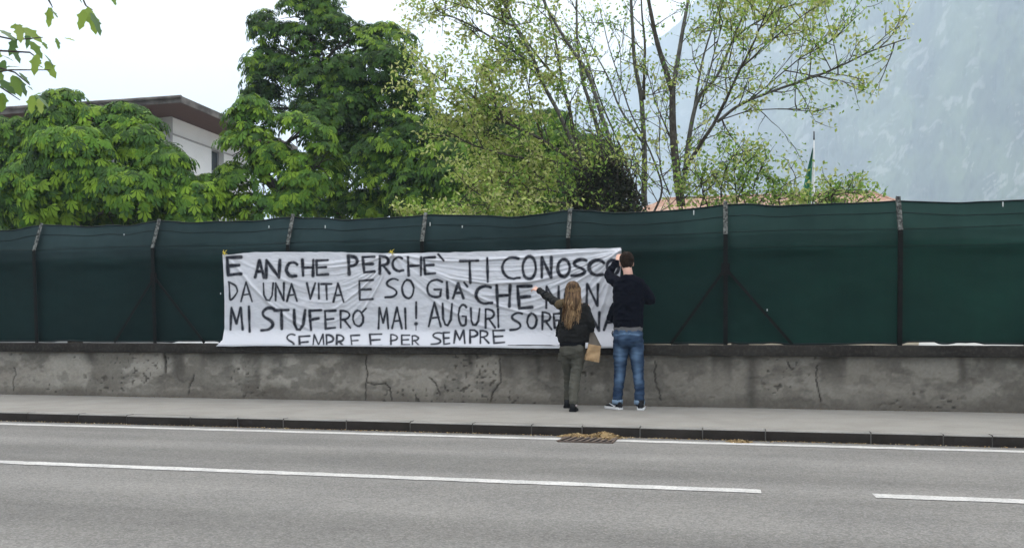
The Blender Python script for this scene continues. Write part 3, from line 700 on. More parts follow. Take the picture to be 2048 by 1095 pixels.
def shoe(b, bs, heel, toe, L=.285, wd=.048, zg=.1):
    heel, toe = Vector(heel), Vector(toe); d = (toe - heel); d.z = 0; d.normalize(); s = Vector((-d.y, d.x, 0)); z = Vector((0, 0, 1))
    h = Vector((heel.x, heel.y, zg)); ang = math.atan2(d.y, d.x) 
    prof = [(0, .030, .0), (.03, .038, 0), (.10, .036, 0), (.17, .044, 0), (.23, .044, 0), (.265, .032, .0), (.283, .014, .004)]
    def ring(t, w0, z0, w1, z1, zc):
        c = h + d * t * L / .285; return [c + s * w0 + z * z0, c + s * w1 + z * zc, c + s * w1 * .5 + z * z1, c - s * w1 * .5 + z * z1, c - s * w1 + z * zc, c - s * w0 + z * z0]
    tops = [.085, .098, .092, .062, .050, .044, .030]
    for bb, lo in ((b, .018), (bs, 0)):
        V = []
        for (t, w_, zo), tp in zip(prof, tops):
            if bb is b: V += ring(t, w_ * .92, lo, w_ * .9, tp, tp * .6)
            else:
                c = h + d * t * L / .285; w2 = w_ + .004; V += [c + s * w2 + z * (.001 + zo), c + s * (w2 + .002) + z * .014, c + s * w2 + z * .028, c - s * w2 + z * .028, c - s * (w2 + .002) + z * .014, c - s * w2 + z * (.001 + zo)]
        n = 6; Fc = [tuple(range(n))[::-1], tuple(range((len(prof) - 1) * n, len(prof) * n))]
        for i in range(len(prof) - 1):
            for k in range(n): a, c2 = i * n + k, i * n + (k + 1) % n; Fc.append((a, c2, c2 + n, a + n))
        bb.add(V, Fc)
    return h, d, s

# ---- man
YM = 10.62
man = empty('person', (at(1257, 818, 10.55).x, 10.55, .1), label='person in dark navy sweater and blue jeans reaching up to the banner corner', cat='person')
M_ = lambda px, py, y=YM: at(px, py, y)
nb = MB()
# body
wl, el, sl_ = M_(1235, 521, 10.98), M_(1213, 552, 10.84), M_(1236, 566, 10.64)
wr_, er, sr = M_(1270, 592, 10.90), M_(1308, 605, 10.66), M_(1283, 566, 10.64)
hipl, kl, al = M_(1243, 684), M_(1240, 742, 10.60), M_(1235, 803, 10.56)
hipr, kr, ar_ = M_(1271, 684), M_(1276, 742, 10.62), M_(1279, 804, 10.57)
limb(nb, [M_(1257, 672), M_(1257, 640), M_(1257, 600), M_(1259, 572)], [.12, .10, .10, .095])
limb(nb, [sl_.lerp(sr, .2), M_(1259, 566), sl_.lerp(sr, .8)], [.04, .055, .04]); limb(nb, [M_(1258, 560), M_(1256, 545), M_(1254, 532, 10.66)], [.058, .055, .052])
limb(nb, [sl_, el, wl], [.046, .036, .026]); limb(nb, [sr + Vector((-.05, .02, -.03)), er, wr_], [.036, .034, .026])
limb(nb, [hipl, M_(1241,712), kl, M_(1237, 775, 10.585), al], [.075, .062, .045, .04, .034]); limb(nb, [hipr, M_(1274,712), kr, M_(1279, 775, 10.59), ar_], [.075, .062, .045, .04, .034])
limb(nb, [al, al + Vector((-.06, .06, -.05))], [.036, .03]); limb(nb, [ar_, ar_ + Vector((.01, .09, -.05))], [.036, .03])
HP = head(nb, M_(1253, 524, 10.68), (-.25, 1, 0), 1.0)
hd = (M_(1242, 501, 11.10) - wl)
hand(nb, wl, hd, (-.1, -1, .3), (1, .0, 0), 1.0, (.2, .25, .3, .35), .2)
hand(nb, wr_, (-.3, .8, -.1), (.3, -.7, .5), (-1, 0, 0), 1.0)
nb_me = voxel(nb, .0062, 3); nb_me.materials.append(m_skin); link('body', nb_me, man)
# sweater
sw = MB()
sw.loft([(M_(1256, 655), .176, .135), (M_(1256, 644), .180, .137), (M_(1257, 625), .178, .135), (M_(1257, 605), .182, .135), (M_(1258, 588), .192, .132), (M_(1259, 574), .196, .122), (M_(1259, 563), .176, .108), (M_(1258, 555), .12, .09), (M_(1257, 549), .074, .072)])
limb(sw, [sl_ + Vector((.03, 0, -.01)), el, wl.lerp(el, .12)], [.078, .058, .040]); limb(sw, [sr + Vector((-.03, 0, -.02)), er, wr_.lerp(er, .12)], [.080, .058, .042])
sw.tube([M_(1229, 606, 10.68), M_(1222, 624, 10.74), M_(1216, 640, 10.78)], [.03, .035, .028], 10)
sw.tube([M_(1232, 612, 10.68), M_(1226, 634, 10.72), M_(1224, 643, 10.74)], [.03, .035, .03], 10)
def hem(p, n_): return 0
sm_ = voxel(sw, .010, 6, wr=.011, wsc=9, wstretch=(1, 1, 1.6)); sm_.materials.append(m_navy); link('sweater', sm_, man)
b = MB(); b.loft([(M_(1256, 665), .166, .128), (M_(1256, 655), .172, .130), (M_(1256, 645), .165, .125)]); link('t_shirt', (lambda m: (m.materials.append(m_grey), m)[1])(voxel(b, .010, 3, wr=.006, wsc=14)), man)
# jeans
je = MB()
je.loft([(M_(1256, 659), .166, .125), (M_(1256, 668), .176, .135), (M_(1256.5, 680), .182, .140), (M_(1256.5, 690), .172, .128), (M_(1257, 694), .13, .10)][::-1])
je.ball(M_(1245, 678, YM - .055), (.082, .085, .10)); je.ball(M_(1269, 678, YM - .055), (.082, .085, .10))
limb(je, [M_(1243, 684), M_(1241, 712), kl, M_(1237, 775, 10.585), al], [.100, .088, .069, .060, .058])
limb(je, [M_(1271, 684), M_(1274, 712), kr, M_(1279, 775, 10.59), ar_], [.100, .088, .069, .060, .059])
jm = voxel(je, .0085, 4, wr=.009, wsc=8, wstretch=(.7, .7, 2.2)); jm.materials.append(m_denim)
zK = kl.z
def jean(p, n_):
    d_ = abs(p.x - (M_(1241, 700).x if p.x < M_(1257, 700).x else M_(1275, 700).x)) / .08
    back = max(0, -n_.y); f = 0
    f += .75 * math.exp(-((p.z - (zK + .20)) / .10) ** 2) * max(0, 1 - d_ * .7) * back
    f += .70 * math.exp(-((p.z - (zK - .06)) / .13) ** 2) * max(0, 1 - d_ * .9) * back
    f += .45 * math.exp(-((p.z - (zK + .45)) / .06) ** 2) * back
    f += mnoise.noise(p * 14) * .22 + mnoise.noise(Vector((p.x * 12, p.y * 12, p.z * 26))) * .20 * (1 if f > .1 else .4)
    # pocket seams and side seam
    for cx_, w_ in ((M_(1243, 670).x, .062), (M_(1270, 670).x, .062)):
        u = (p.x - cx_) / w_
        if abs(u) < 1 and n_.y < -.2:
            if abs(p.z - (zK + .435 - .01 * u * (1 if cx_ > M_(1257, 670).x else -1))) < .008: f += .35
    f = max(0, min(1, f * 1.05))
    a, c = Vector((.013, .028, .060)), Vector((.115, .185, .285)); return tuple(a.lerp(c, f))
paint(jm, jean); jo = link('jeans', jm, man)
for a_, in ((al,), (ar_,)):
    b = MB(); b.loft([(a_ + Vector((0, 0, -.022)), .062, .064), (a_ + Vector((0, 0, 0)), .065, .066), (a_ + Vector((0, 0, .028)), .063, .064)], 20); b.build('cuff', m_cuff, jo, True)
b = MB(); b.tube([M_(1226, 661, YM - .02), M_(1224, 666, YM - .03), M_(1226, 672, YM - .03)], .008, 6); b.build('key_fob', m_blk, jo, True)
for heel, toe, lf in ((M_(1241, 815, 10.50), M_(1216, 815, 10.68), 1), (M_(1281, 815, 10.49), M_(1283, 815, 10.76), 0)):
    b, bs = MB(), MB(); h, d_, s_ = shoe(b, bs, heel, toe, .285)
    b.tube([h + d_ * .06 + Vector((0, 0, .07)), h + d_ * .055 + Vector((0, 0, .115))], [.042, .046], 12)
    sh_ = b.build('shoe', m_shoe, man, True); bs.build('sole', m_sole, sh_, False)
    # tick mark on the outer side
    sg = 1 if s_.y < 0 else -1
    for sgn in ((sg,) if lf else (1, -1)):
        b = MB(); pts = [(.045, .046, .002), (.075, .036, .010), (.10, .046, .008), (.135, .058, .006), (.165, .066, .002)]
        V = []
        for t, z0, hw in pts:
            wv = np.interp(t, [0, .03, .10, .17, .23], [.030, .038, .036, .044, .044])
            c = h + d_ * t + s_ * sgn * (wv * .92 + .004) + Vector((0, 0, z0)); V += [c + Vector((0, 0, hw)), c - Vector((0, 0, hw))]
        b.add(V, [(2 * i, 2 * i + 2, 2 * i + 3, 2 * i + 1) for i in range(len(pts) - 1)]); b.build('tick', m_white, sh_)
# hair
b = MB(); c = M_(1253, 524, 10.68); f = Vector((-.25, 1, 0)).normalized(); r = f.cross(Vector((0, 0, 1))); MM = Matrix((r, f, Vector((0, 0, 1)))).transposed()
b.ball(c + MM @ Vector((0, -.014, .030)), (.086, .100, .096), 20, 14, MM); b.ball(c + MM @ Vector((0, -.050, -.020)), (.070, .058, .066), 16, 12, MM)
b.ball(c + MM @ Vector((0, .045, .070)), (.070, .060, .045), 16, 12, MM)
hm = voxel(b, .006, 3, wr=.007, wsc=30, wstretch=(1, 1, .5)); hm.materials.append(m_hairm); link('hair', hm, man)

# ---- woman
YF = 10.42
wom = empty('person', (at(1147, 820, 10.2).x, 10.2, .1), label='person with long blond hair, black jacket and olive trousers pointing at the banner', cat='person')
W_ = lambda px, py, y=YF: at(px, py, y)
wl, el, sl_ = W_(1079, 581, 10.80), W_(1100, 597, 10.62), W_(1122, 611, 10.43)
er, sr, wr_ = W_(1183, 654, 10.40), W_(1173, 614, 10.43), W_(1178, 664, 10.62)
hipl, kl, al = W_(1135, 698), W_(1136, 745, 10.52), W_(1135, 796, 10.60)
hipr, kr, ar_ = W_(1157, 698), W_(1151, 750, 10.36), W_(1147, 806, 10.13)
nb = MB()
limb(nb, [W_(1146, 690), W_(1147, 660), W_(1147, 630)], [.105, .09, .105]); limb(nb, [sl_, W_(1147, 612), sr], [.04, .06, .04])
limb(nb, [W_(1147, 620), W_(1146, 598)], [.05, .045])
limb(nb, [sl_, el, wl], [.036, .028, .020]); limb(nb, [sr, er, wr_], [.036, .028, .021])
limb(nb, [hipl, W_(1134, 722, 10.46), kl, W_(1136, 772, 10.57), al], [.062, .052, .034, .028, .028]); limb(nb, [hipr, W_(1156, 722, 10.42), kr, W_(1148, 778, 10.25), ar_], [.062, .055, .038, .036, .028])
limb(nb, [al, al + Vector((-.01, .08, -.05))], [.030, .026]); limb(nb, [ar_, ar_ + Vector((-.01, .08, -.05))], [.030, .026])
head(nb, W_(1146, 581, 10.46), (-.12, 1, 0), .93)
hand(nb, wl, W_(1062, 573, 10.90) - wl, (.2, -.6, .8), (0, 0, 1), 1.05, (.02, .35, .5, .6), .2)
hand(nb, wr_, (-.1, .8, -.4), (0, .3, 1), (-1, 0, 0), .9, (.8, .8, .8, .8))
m2 = voxel(nb, .006, 3); m2.materials.append(m_skin); link('body', m2, wom)
jk = MB()
jk.loft([(W_(1148, 684), .182, .125), (W_(1147, 672), .190, .130), (W_(1148, 655), .182, .126), (W_(1148, 640), .172, .120), (W_(1147, 624), .168, .112), (W_(1147, 613), .150, .098), (W_(1147, 605), .085, .075), (W_(1147, 600), .055, .06)])
jk.tube([W_(1122, 640, 10.50), W_(1117, 660, 10.53), W_(1115, 673, 10.54)], [.03, .032, .026], 10)
limb(jk, [sl_ + Vector((.02, 0, 0)), el, wl], [.062, .050, .036]); limb(jk, [sr + Vector((-.02, 0, -.01)), er, wr_], [.064, .056, .040])
m2 = voxel(jk, .0095, 4, wr=.010, wsc=11, wstretch=(1, 1, 1.8)); m2.materials.append(m_jack); jko = link('jacket', m2, wom)
b = MB(); b.tube([wl - (wl - el) * .04, wl + (wl - el) * .03], [.041, .041], 14); b.build('cuff', m_lshirt, jko, True)
b = MB(); b.tube([el.lerp(wl, .38), el.lerp(wl, .46)], [.052, .050], 14); b.build('sleeve_band', m_lshirt, jko, True)
b = MB(); limb(b, [sl_ + Vector((-.02, .0, .012)), sl_ + Vector((.05, -.012, .022))], [.058, .066]); b.build('shoulder_patch', m_khaki, jko, True)
b = MB(); b.loft([(W_(1145, 692), .150, .108), (W_(1145, 684), .156, .112), (W_(1146, 676), .15, .11)]); m2 = voxel(b, .009, 2, wr=.005); m2.materials.append(m_lshirt); link('top', m2, wom)
tr = MB()
tr.loft([(W_(1145, 688), .148, .108), (W_(1145, 698), .154, .118), (W_(1145, 706), .150, .118), (W_(1146, 716), .11, .09)][::-1])
tr.ball(W_(1136, 702, YF - .05), (.072, .072, .085)); tr.ball(W_(1156, 702, YF - .05), (.074, .074, .085))
limb(tr, [hipl, W_(1134, 722, 10.46), kl, W_(1136, 772, 10.57), al], [.082, .074, .054, .046, .046])
limb(tr, [hipr, W_(1156, 722, 10.42), kr, W_(1148, 778, 10.25), ar_ + Vector((0, 0, .02))], [.084, .082, .062, .064, .052])
m2 = voxel(tr, .0085, 4, wr=.009, wsc=9, wstretch=(.8, .8, 2.2)); m2.materials.append(m_olive); tro = link('trousers', m2, wom)
b = MB(); b.box((-.035, -.012, -.05), (.035, .02, .05), Matrix.Rotation(.1, 3, 'Y'), W_(1122, 714, 10.42)); b.box((-.037, -.016, .03), (.037, .02, .05), Matrix.Rotation(.1, 3, 'Y'), W_(1122, 714, 10.42))
m2 = voxel(b, .008, 3); m2.materials.append(m_olive); link('cargo_pocket', m2, tro)
b = MB(); b.box((-.03, -.01, -.05), (.03, .03, .05), Matrix.Rotation(-.1, 3, 'Y'), W_(1167, 706, 10.40)); m2 = voxel(b, .008, 3); m2.materials.append(m_olive); link('cargo_pocket', m2, tro)
for heel, toe in ((al + Vector((0, -.06, 0)), al + Vector((-.01, .2, 0))), (ar_ + Vector((0, -.06, 0)), ar_ + Vector((-.02, .2, 0)))):
    b, bs = MB(), MB(); h, d_, s_ = shoe(b, bs, heel, toe, .245); b.tube([h + d_ * .05 + Vector((0, 0, .06)), h + d_ * .05 + Vector((0, 0, .10))], [.036, .037], 12)
    o = b.build('shoe', m_shoe, wom, True); bs.build('sole', m_shoe, o)
b = MB(); b.tube([ar_ + Vector((0, 0, -.035)), ar_ + Vector((0, 0, -.012))], [.041, .041], 12); m_pink = mat('pale sock', (.5, .42, .42)); b.build('sock', m_pink, wom, True)
# long hair: a soft mass plus many strands
hc = W_(1146, 581, 10.46)
b = MB(); b.ball(hc + Vector((0, -.012, .018)), (.088, .100, .098), 20, 14)
b.loft([(W_(1140, 634, 10.32), .035, .02), (W_(1142, 620, 10.315), .065, .030), (W_(1144, 608, 10.32), .085, .042), (W_(1146, 596, 10.36), .092, .06), (hc + Vector((0, -.03, .0)), .090, .075)])
hm = voxel(b, .007, 4, wr=.006, wsc=22, wstretch=(1.6, 1, .25)); 
def hcol(p, n_):
    f = max(0, min(1, .42 + .9 * mnoise.noise(Vector((p.x * 60, p.y * 25, p.z * 3))) + .25 * (hc.z - p.z)))
    return tuple(Vector((.035, .019, .010)).lerp(Vector((.17, .10, .048)), f))
paint(hm, hcol); hm.materials.append(m_hairw); ho = link('hair', hm, wom)
V, Fc, Cc = [], [], []
for i in range(620):
    a = random.uniform(-1.75, 1.75)            # 0 = straight back
    out = Vector((math.sin(a), -math.cos(a), 0))
    if random.random() < .25: L = random.uniform(.12, .24)
    else: L = random.uniform(.26, .42) * (1 - .25 * abs(a) / 1.7)
    long_ = abs(a) < 1.3
    st = hc + Vector((random.uniform(-.015, .015), -.01, .112))
    pts = [st, hc + Vector((out.x * .062, out.y * .075, .088)), hc + Vector((out.x * .092, out.y * .108, .025)), hc + Vector((out.x * .092, out.y * .112 - .008, -.05))]
    tx_ = out.x * (.098 - .05 * L / .4) - .022 * L / .4 + random.gauss(0, .012) + (.05 * (out.x > .75) * random.random()); ty_ = min(-.115, out.y * .13 - .03) - .035
    for k in (.35, .7, 1.0):
        q = pts[3].lerp(hc + Vector((tx_ + .012 * math.sin(i + k * 6), ty_ - .01, -.05 - L)), k); pts.append(q)
    wd = random.uniform(.0018, .0038); k0 = len(V); f = min(1, max(0, random.gauss(.45, .26)))
    base_, tip_ = Vector((.026, .014, .008)), Vector((.36, .235, .12)); t3 = Vector((.12, .055, .024))
    for k, p in enumerate(pts):
        ww = wd * (.6 if k == 0 else 1) * (.25 if k == len(pts) - 1 else 1); side = Vector((math.cos(a), math.sin(a), 0))
        V += [tuple(p - side * ww), tuple(p + side * ww - out * -.002)]; g_ = min(1, f * (.35 + .12 * k + .2)); c_ = base_.lerp(tip_ if i % 4 else t3, min(1, g_ + .12 * k * f)); Cc += [tuple(c_)] * 2
    for k in range(len(pts) - 1): Fc.append((k0 + 2 * k, k0 + 2 * k + 1, k0 + 2 * k + 3, k0 + 2 * k + 2))
link('hair_strands', mesh_np(V, np.array(Fc), m_hairw, True, col=np.array(Cc)), ho, kind='stuff')
# paper bag hanging from her right arm
bag = empty('paper_bag', W_(1187, 722, 10.38), label='brown paper carrier bag with grey straps hanging from the arm of the blond person', cat='bag')
R_ = Matrix.Rotation(math.radians(11), 3, 'Y') @ Matrix.Rotation(math.radians(20), 3, 'Z')
bc = W_(1186, 706, 10.38)
nxb, nzb = 9, 12; V = []; 
def bagp(u, v):   # u round 0..4, v 0..1 upwards
    s_ = int(u) % 4; t = u - int(u); cs_ = [(-1, -1), (1, -1), (1, 1), (-1, 1)]; a, c_ = cs_[s_], cs_[(s_ + 1) % 4]
    x, y = a[0] + (c_[0] - a[0]) * t, a[1] + (c_[1] - a[1]) * t
    p = Vector((x * (.082 - .012 * v), y * (.042 - .018 * v), -.09 + .19 * v)); k = (mnoise.noise(p * 22 + Vector((3, 1, 2)))) * .010; return p + Vector((x * k, y * k - (.012 * math.sin(v * 9) if s_ == 0 else 0) * (1 - abs(2 * t - 1)), 0))
nu = 32
for j in range(nzb):
    for i in range(nu): V.append(tuple(bc + R_ @ bagp(4 * i / nu, j / (nzb - 1))))
Fc = [(j * nu + i, j * nu + (i + 1) % nu, (j + 1) * nu + (i + 1) % nu, (j + 1) * nu + i) for j in range(nzb - 1) for i in range(nu)]
b = MB(); b.add(V, Fc + [tuple(range(nu))[::-1]]); b.build('bag_body', m_bagp, bag)
for yo in (-.022, .022):
    b = MB(); p0, p1, pt = bc + R_ @ Vector((-.058, yo, .095)), bc + R_ @ Vector((.062, yo, .095)), W_(1182, 657, 10.49)
    for p in (p0, p1):
        b.bar(p, pt + Vector((.0, yo * .5, .01)), .028, .004, Vector((0, 1, 0)))
    b.build('strap', m_bagt, bag)
b = MB(); q0, q1, q2, q3 = bc + R_ @ Vector((-.062, -.012, .095)), bc + R_ @ Vector((.068, -.012, .095)), W_(1188, 664, 10.46), W_(1181, 664, 10.46)
b.add([q0, q1, q2, q3, q0 + Vector((0, .03, 0)), q1 + Vector((0, .03, 0)), q2 + Vector((0, .03, 0)), q3 + Vector((0, .03, 0))], [(0, 1, 2, 3), (7, 6, 5, 4), (0, 4, 5, 1), (1, 5, 6, 2), (2, 6, 7, 3), (3, 7, 4, 0)])
b.build('bag_upper', m_bagt, bag)

# ------------------------------------------------------------------ house far left
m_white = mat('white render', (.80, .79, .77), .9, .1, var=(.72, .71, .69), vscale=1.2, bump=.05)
m_shadetrim = mat('shaded render and trim', (.36, .35, .34), .9, .1)  # shade on the white house's street front put into the colour; trim shares it
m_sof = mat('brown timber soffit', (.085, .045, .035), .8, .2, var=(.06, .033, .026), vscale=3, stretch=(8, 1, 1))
m_fas = mat('weathered fascia', (.075, .065, .06), .8, .2, var=(.22, .2, .18), vscale=1.5, vmix=.7)
m_win = mat('dark window glass', (.03, .04, .045), .15, .5)
m_frm = mat('grey window frame', (.22, .22, .22), .6)
HX, HY = xat(343, 26), 26.0
house = empty('house', (HX - 5, HY + 5, 0), label='white two-storey house with wide brown overhanging eaves behind the chestnuts at the left', cat='house')
def wall_box(name, m, x0, x1, y0, y1, z0, z1): return slab(name, m, x0, x1, y0, y1, z0, z1, house)
wall_box('wall', m_shadetrim, HX - 22, HX - .3, HY, HY + .3, 0, 8.0)
# right-hand wall with a window opening
yfor0 = lambda px: HX * (((px - 1024) / F) * SA + CA) / (((px - 1024) / F) * CA - SA)
zt_, yb_ = 8.0, yfor0(505)
wy0, wy1 = 0, 0
def yfor(px, x):           # y where the plane x=const is seen at px
    cx = (px - 1024) / F; return x * (cx * SA + CA) / (cx * CA - SA)
wy0, wy1 = yfor(423, HX), yfor(448, HX)
def zof(py, px, y): cx = (px - 1024) / F; return 1 + (HOR - py) / F * (y / (cx * SA + CA))
wz1, wz0 = zof(293, 423, wy0), zof(368, 423, wy0)
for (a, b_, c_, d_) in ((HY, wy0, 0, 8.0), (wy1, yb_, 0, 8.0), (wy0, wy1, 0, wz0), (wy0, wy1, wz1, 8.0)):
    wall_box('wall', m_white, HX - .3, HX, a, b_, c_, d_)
wn = MB(); wn.box((HX - .26, wy0, wz0), (HX - .2, wy0 + .1, wz1)); wn.box((HX - .26, wy1 - .1, wz0), (HX - .2, wy1, wz1)); wn.box((HX - .26, wy0 + .1, wz0), (HX - .2, wy1 - .1, wz0 + .08)); wn.box((HX - .26, wy0 + .1, wz1 - .08), (HX - .2, wy1 - .1, wz1)); wn.box((HX - .26, wy0 + .1, (wz0 + wz1) / 2 - .2), (HX - .2, wy1 - .1, (wz0 + wz1) / 2 - .1))
wf = wn.build('window', m_frm, house); slab('pane', m_win, HX - .25, HX - .22, wy0 + .1, wy1 - .1, wz0, wz1, wf)
wall_box('corner_trim', m_shadetrim, HX - .302, HX + .03, HY - .03, HY + .02, 0, 8.0)
wall_box('string_course', m_shadetrim, HX, HX + .03, HY + .02, yb_, 7.42, 7.47)
RX0, RX1, RY0 = HX - 24, HX + 1.38, 24.45
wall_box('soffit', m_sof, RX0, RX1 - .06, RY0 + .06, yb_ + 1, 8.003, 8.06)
b = MB(); b.box((RX0, RY0, 8.0), (RX1, RY0 + .05, 8.2)); b.build('fascia', m_fas, house); b = MB(); b.box((RX1 - .05, RY0 + .052, 8.0), (RX1, yb_ + 1, 8.2)); b.build('fascia', m_fas, house)
b = MB(); b.tube([(RX0, RY0 - .05, 8.17), (RX1 + .02, RY0 - .05, 8.17)], .05, 8); b.build('gutter', m_fas, house)
b = MB(); xm_ = (RX0 + RX1) / 2
b.add([(RX0, RY0, 8.2), (RX1, RY0, 8.2), (RX1, yb_ + 1, 8.2), (RX0, yb_ + 1, 8.2), (xm_ - 4, 33, 8.9), (xm_ + 4, 33, 8.9)], [(0, 1, 5, 4), (1, 2, 5), (2, 3, 4, 5), (3, 0, 4)]); m_roof = mat('dull roof', (.12, .10, .09), .9); b.build('roof', m_roof, house)
for k in range(5):
    x = HX - 2.6 - k * 3.6; f_ = slab('window', m_frm, x - .7, x + .7, HY - .03, HY + .02, 5.0, 6.6, house)
    slab('pane', m_win, x - .62, x + .62, HY - .05, HY - .035, 5.08, 6.52, f_)

# ------------------------------------------------------------------ low tiled building to the right
m_tile = mat('terracotta tiles', (.34, .19, .13), .85, .2, var=(.44, .33, .26), vscale=3.5, vmix=.8, fine=(.20, .12, .09), fscale=14, fmix=.6)
m_ocre = mat('ochre wall', (.45, .38, .28), .9)
hall = empty('low_building', (8, 40, 0), label='long low building with an orange pantile hip roof, only the roof showing over the netting', cat='building')
YR = 40.0; x0, x1, xr = xat(1180, YR), xat(1865, YR), xat(1740, YR + 4)
ze, zr_ = 5.35, at(1600, 390.5, YR + 4).z
slab('wall', m_ocre, x0 + .6, x1 - .6, YR - .4, YR + 8, 0, ze - .1, hall)
n = 260; xs_ = np.linspace(x0, x1, n * 2)
V, Fc = [], []
rows = 14
ye, yr = YR - 1.2, YR + 4
for j in range(rows + 1):
    t = j / rows
    for i in range(n):
        u = i / (n - 1); xa_ = x0 + (x0 + 3 - x0) * t; xb_ = x1 + .6 + (xr - x1 - .6) * t
        x = xa_ + (xb_ - xa_) * u; V.append((x, ye + (yr - ye) * t, ze + (zr_ - ze) * t + .05 * abs(math.sin(x * 9)) + (.03 if i % 2 else 0)))
roofm = mesh_np(V, gridfaces(n, rows + 1), m_tile); link('tiled_roof', roofm, hall)
b = MB(); b.add([(x1 + .6, ye, ze), (x1 + .6, YR + 9.2, ze), (xr, yr, zr_), (x0 + 3, yr, zr_), (x0, YR + 9.2, ze), (x0, ye, ze)], [(0, 1, 2), (1, 4, 3, 2), (4, 5, 3)]); b.build('roof_back', m_tile, hall)
b = MB(); b.tube([(x0 + 3, yr, zr_ + .03), (xr, yr, zr_ + .03), (x1 + .6, ye, ze + .03)], .09, 6); b.build('ridge_tiles', m_tile, hall)

# ------------------------------------------------------------------ flag
m_pole = mat('pale flagpole', (.55, .55, .53), .5); m_fin = mat('dark finial', (.05, .05, .05), .6)
m_gf = mat('green flag cloth', (.02, .22, .12), .8, vcol=True)
YF_ = 34.0; pb = at(1628, 300, YF_)
flag = empty('flagpole', (pb.x, YF_, .06), label='white flagpole with a furled green and white flag beyond the netting', cat='flagpole')
b = MB(); b.tube([(pb.x, YF_, .06), (pb.x, YF_, at(1628, 280, YF_).z)], [.04, .02], 10); b.build('pole', m_pole, flag, True)
b = MB(); b.tube([(pb.x, YF_, at(1628, 280, YF_).z), (pb.x, YF_, at(1628, 263, YF_).z)], [.03, .025], 8); b.build('finial', m_fin, flag, True)
V, Cc = [], []
for j in range(26):
    py = 296 + (408 - 296) * j / 25; wd = np.interp(py, [296, 330, 385, 395, 408], [.02, .17, .38, .32, .44])
    for i in range(15):
        u = i / 14; x = pb.x - .035 - wd * u; V.append((x, YF_ - .05 + .07 * math.sin(u * 11 + j * .12) * u ** .3, at(1628, py, YF_).z)); Cc.append((.55, .55, .52) if u < .16 else (.012, .13, .07))
link('flag', mesh_np(V, gridfaces(15, 26), m_gf, True, col=np.array(Cc)), flag)

# ------------------------------------------------------------------ mountain
m_mt = mat('forested rock', (.05, .06, .04), .95, .1, vcol=True)
az = np.radians(np.concatenate([np.linspace(-34, -16, 30), np.linspace(-15.8, 20, 620), np.linspace(20.5, 62, 60)])); rr = np.linspace(0, 1, 300); A_, R2 = np.meshgrid(az, rr)
# elevation tangent of the ridge and distance of foot/ridge per bearing
def pxb(a): return 1024 + F * np.tan(a + YAW)
axd = np.degrees(az)
foot = np.interp(axd, [-34, -15, -5, 5, 17, 40, 62], [2800, 2300, 1500, 850, 640, 640, 900])
rdg = np.interp(axd, [-34, -15, -12, -5, 3, 17, 40, 62], [3100, 3000, 2800, 2350, 1500, 1130, 1150, 1500])
elev = np.interp(axd, [-34, -18, -13, -6, -2, 5, 17, 40, 62], [.02, .10, .20, .30, .35, .43, .55, .60, .5])
D = foot + (rdg - foot) * R2 ** .9
prof = (R2 ** 1.25)
Hh_ = rdg * elev * prof
nz_ = fbm(A_ * 16 + 3, R2 * 4, 1, 5) - .5
D = D + nz_ * 70 * np.sin(np.pi * np.clip(R2, 0.03, 1)) + (fbm(A_ * 60, R2 * 14, 4, 4) - .5) * 35
Hh_ = np.maximum(Hh_ + (fbm(A_ * 22 + 40, R2 * 5, 2, 5) - .5) * 60 * R2, -1)
V = np.stack([D * np.sin(A_), D * np.cos(A_), Hh_], -1).reshape(-1, 3)
wp = (fbm(A_ * 40, R2 * 20, 7, 3) - .5) * .06; rock = sstep(.585, .63, fbm((A_ + wp) * 95, (R2 + wp) * 38, 5, 5)) * sstep(.50, .60, fbm(A_ * 14 + 2, R2 * 6, 3)) + .7 * sstep(.72, .78, fbm((A_ + wp) * 190 + 5, R2 * 70, 2, 3)) * sstep(.45, .6, fbm(A_ * 9 + 7, R2 * 4, 1)); gul = fbm((A_ + wp) * 75, R2 * 5 + A_ * 8, 6, 4) 
mc = mixc(np.ones((*A_.shape, 3)) * np.array([.028, .042, .026]), np.array([.06, .085, .04]), sstep(.4, .65, fbm(A_ * 30, R2 * 9, 6)))
mc = mc * (.6 + .9 * gul[..., None]); mc = mixc(mc, np.array([.55, .55, .53]), np.clip(rock, 0, 1) * .26)
link('mountain', mesh_np(V, gridfaces(710, 300, False), m_mt, True, col=mc.reshape(-1, 3)), kind='structure')

# ------------------------------------------------------------------ air
hzm = bpy.data.materials.new('haze'); hzm.use_nodes = True; N = hzm.node_tree.nodes; N.clear()
o_ = N.new('ShaderNodeOutputMaterial'); pv = N.new('ShaderNodeVolumePrincipled'); pv.inputs['Color'].default_value = (.62, .74, .87, 1); pv.inputs['Density'].default_value = HAZE = .0008
pv.inputs['Anisotropy'].default_value = 0.0; hzm.node_tree.links.new(pv.outputs[0], o_.inputs['Volume'])
b = MB(); b.box((-3400, -3400, -3), (3400, 3400, 900)); b.build('haze', hzm, None, kind='stuff')

# ------------------------------------------------------------------ trees
m_bark = mat('grey brown bark', (.055, .045, .037), .95, .1, var=(.11, .10, .085), vscale=9, vmix=.7, bump=.5, bscale=40)
m_barkl = mat('light grey bark', (.13, .125, .11), .95, .1, var=(.05, .045, .04), vscale=8, vmix=.7, bump=.4, bscale=40)
m_chl = mat('chestnut leaf', (.06, .12, .02), .7, .2, vcol=True, transl=.22)
m_mapl = mat('thin spring leaf', (.1, .15, .03), .6, .3, vcol=True, transl=.35)

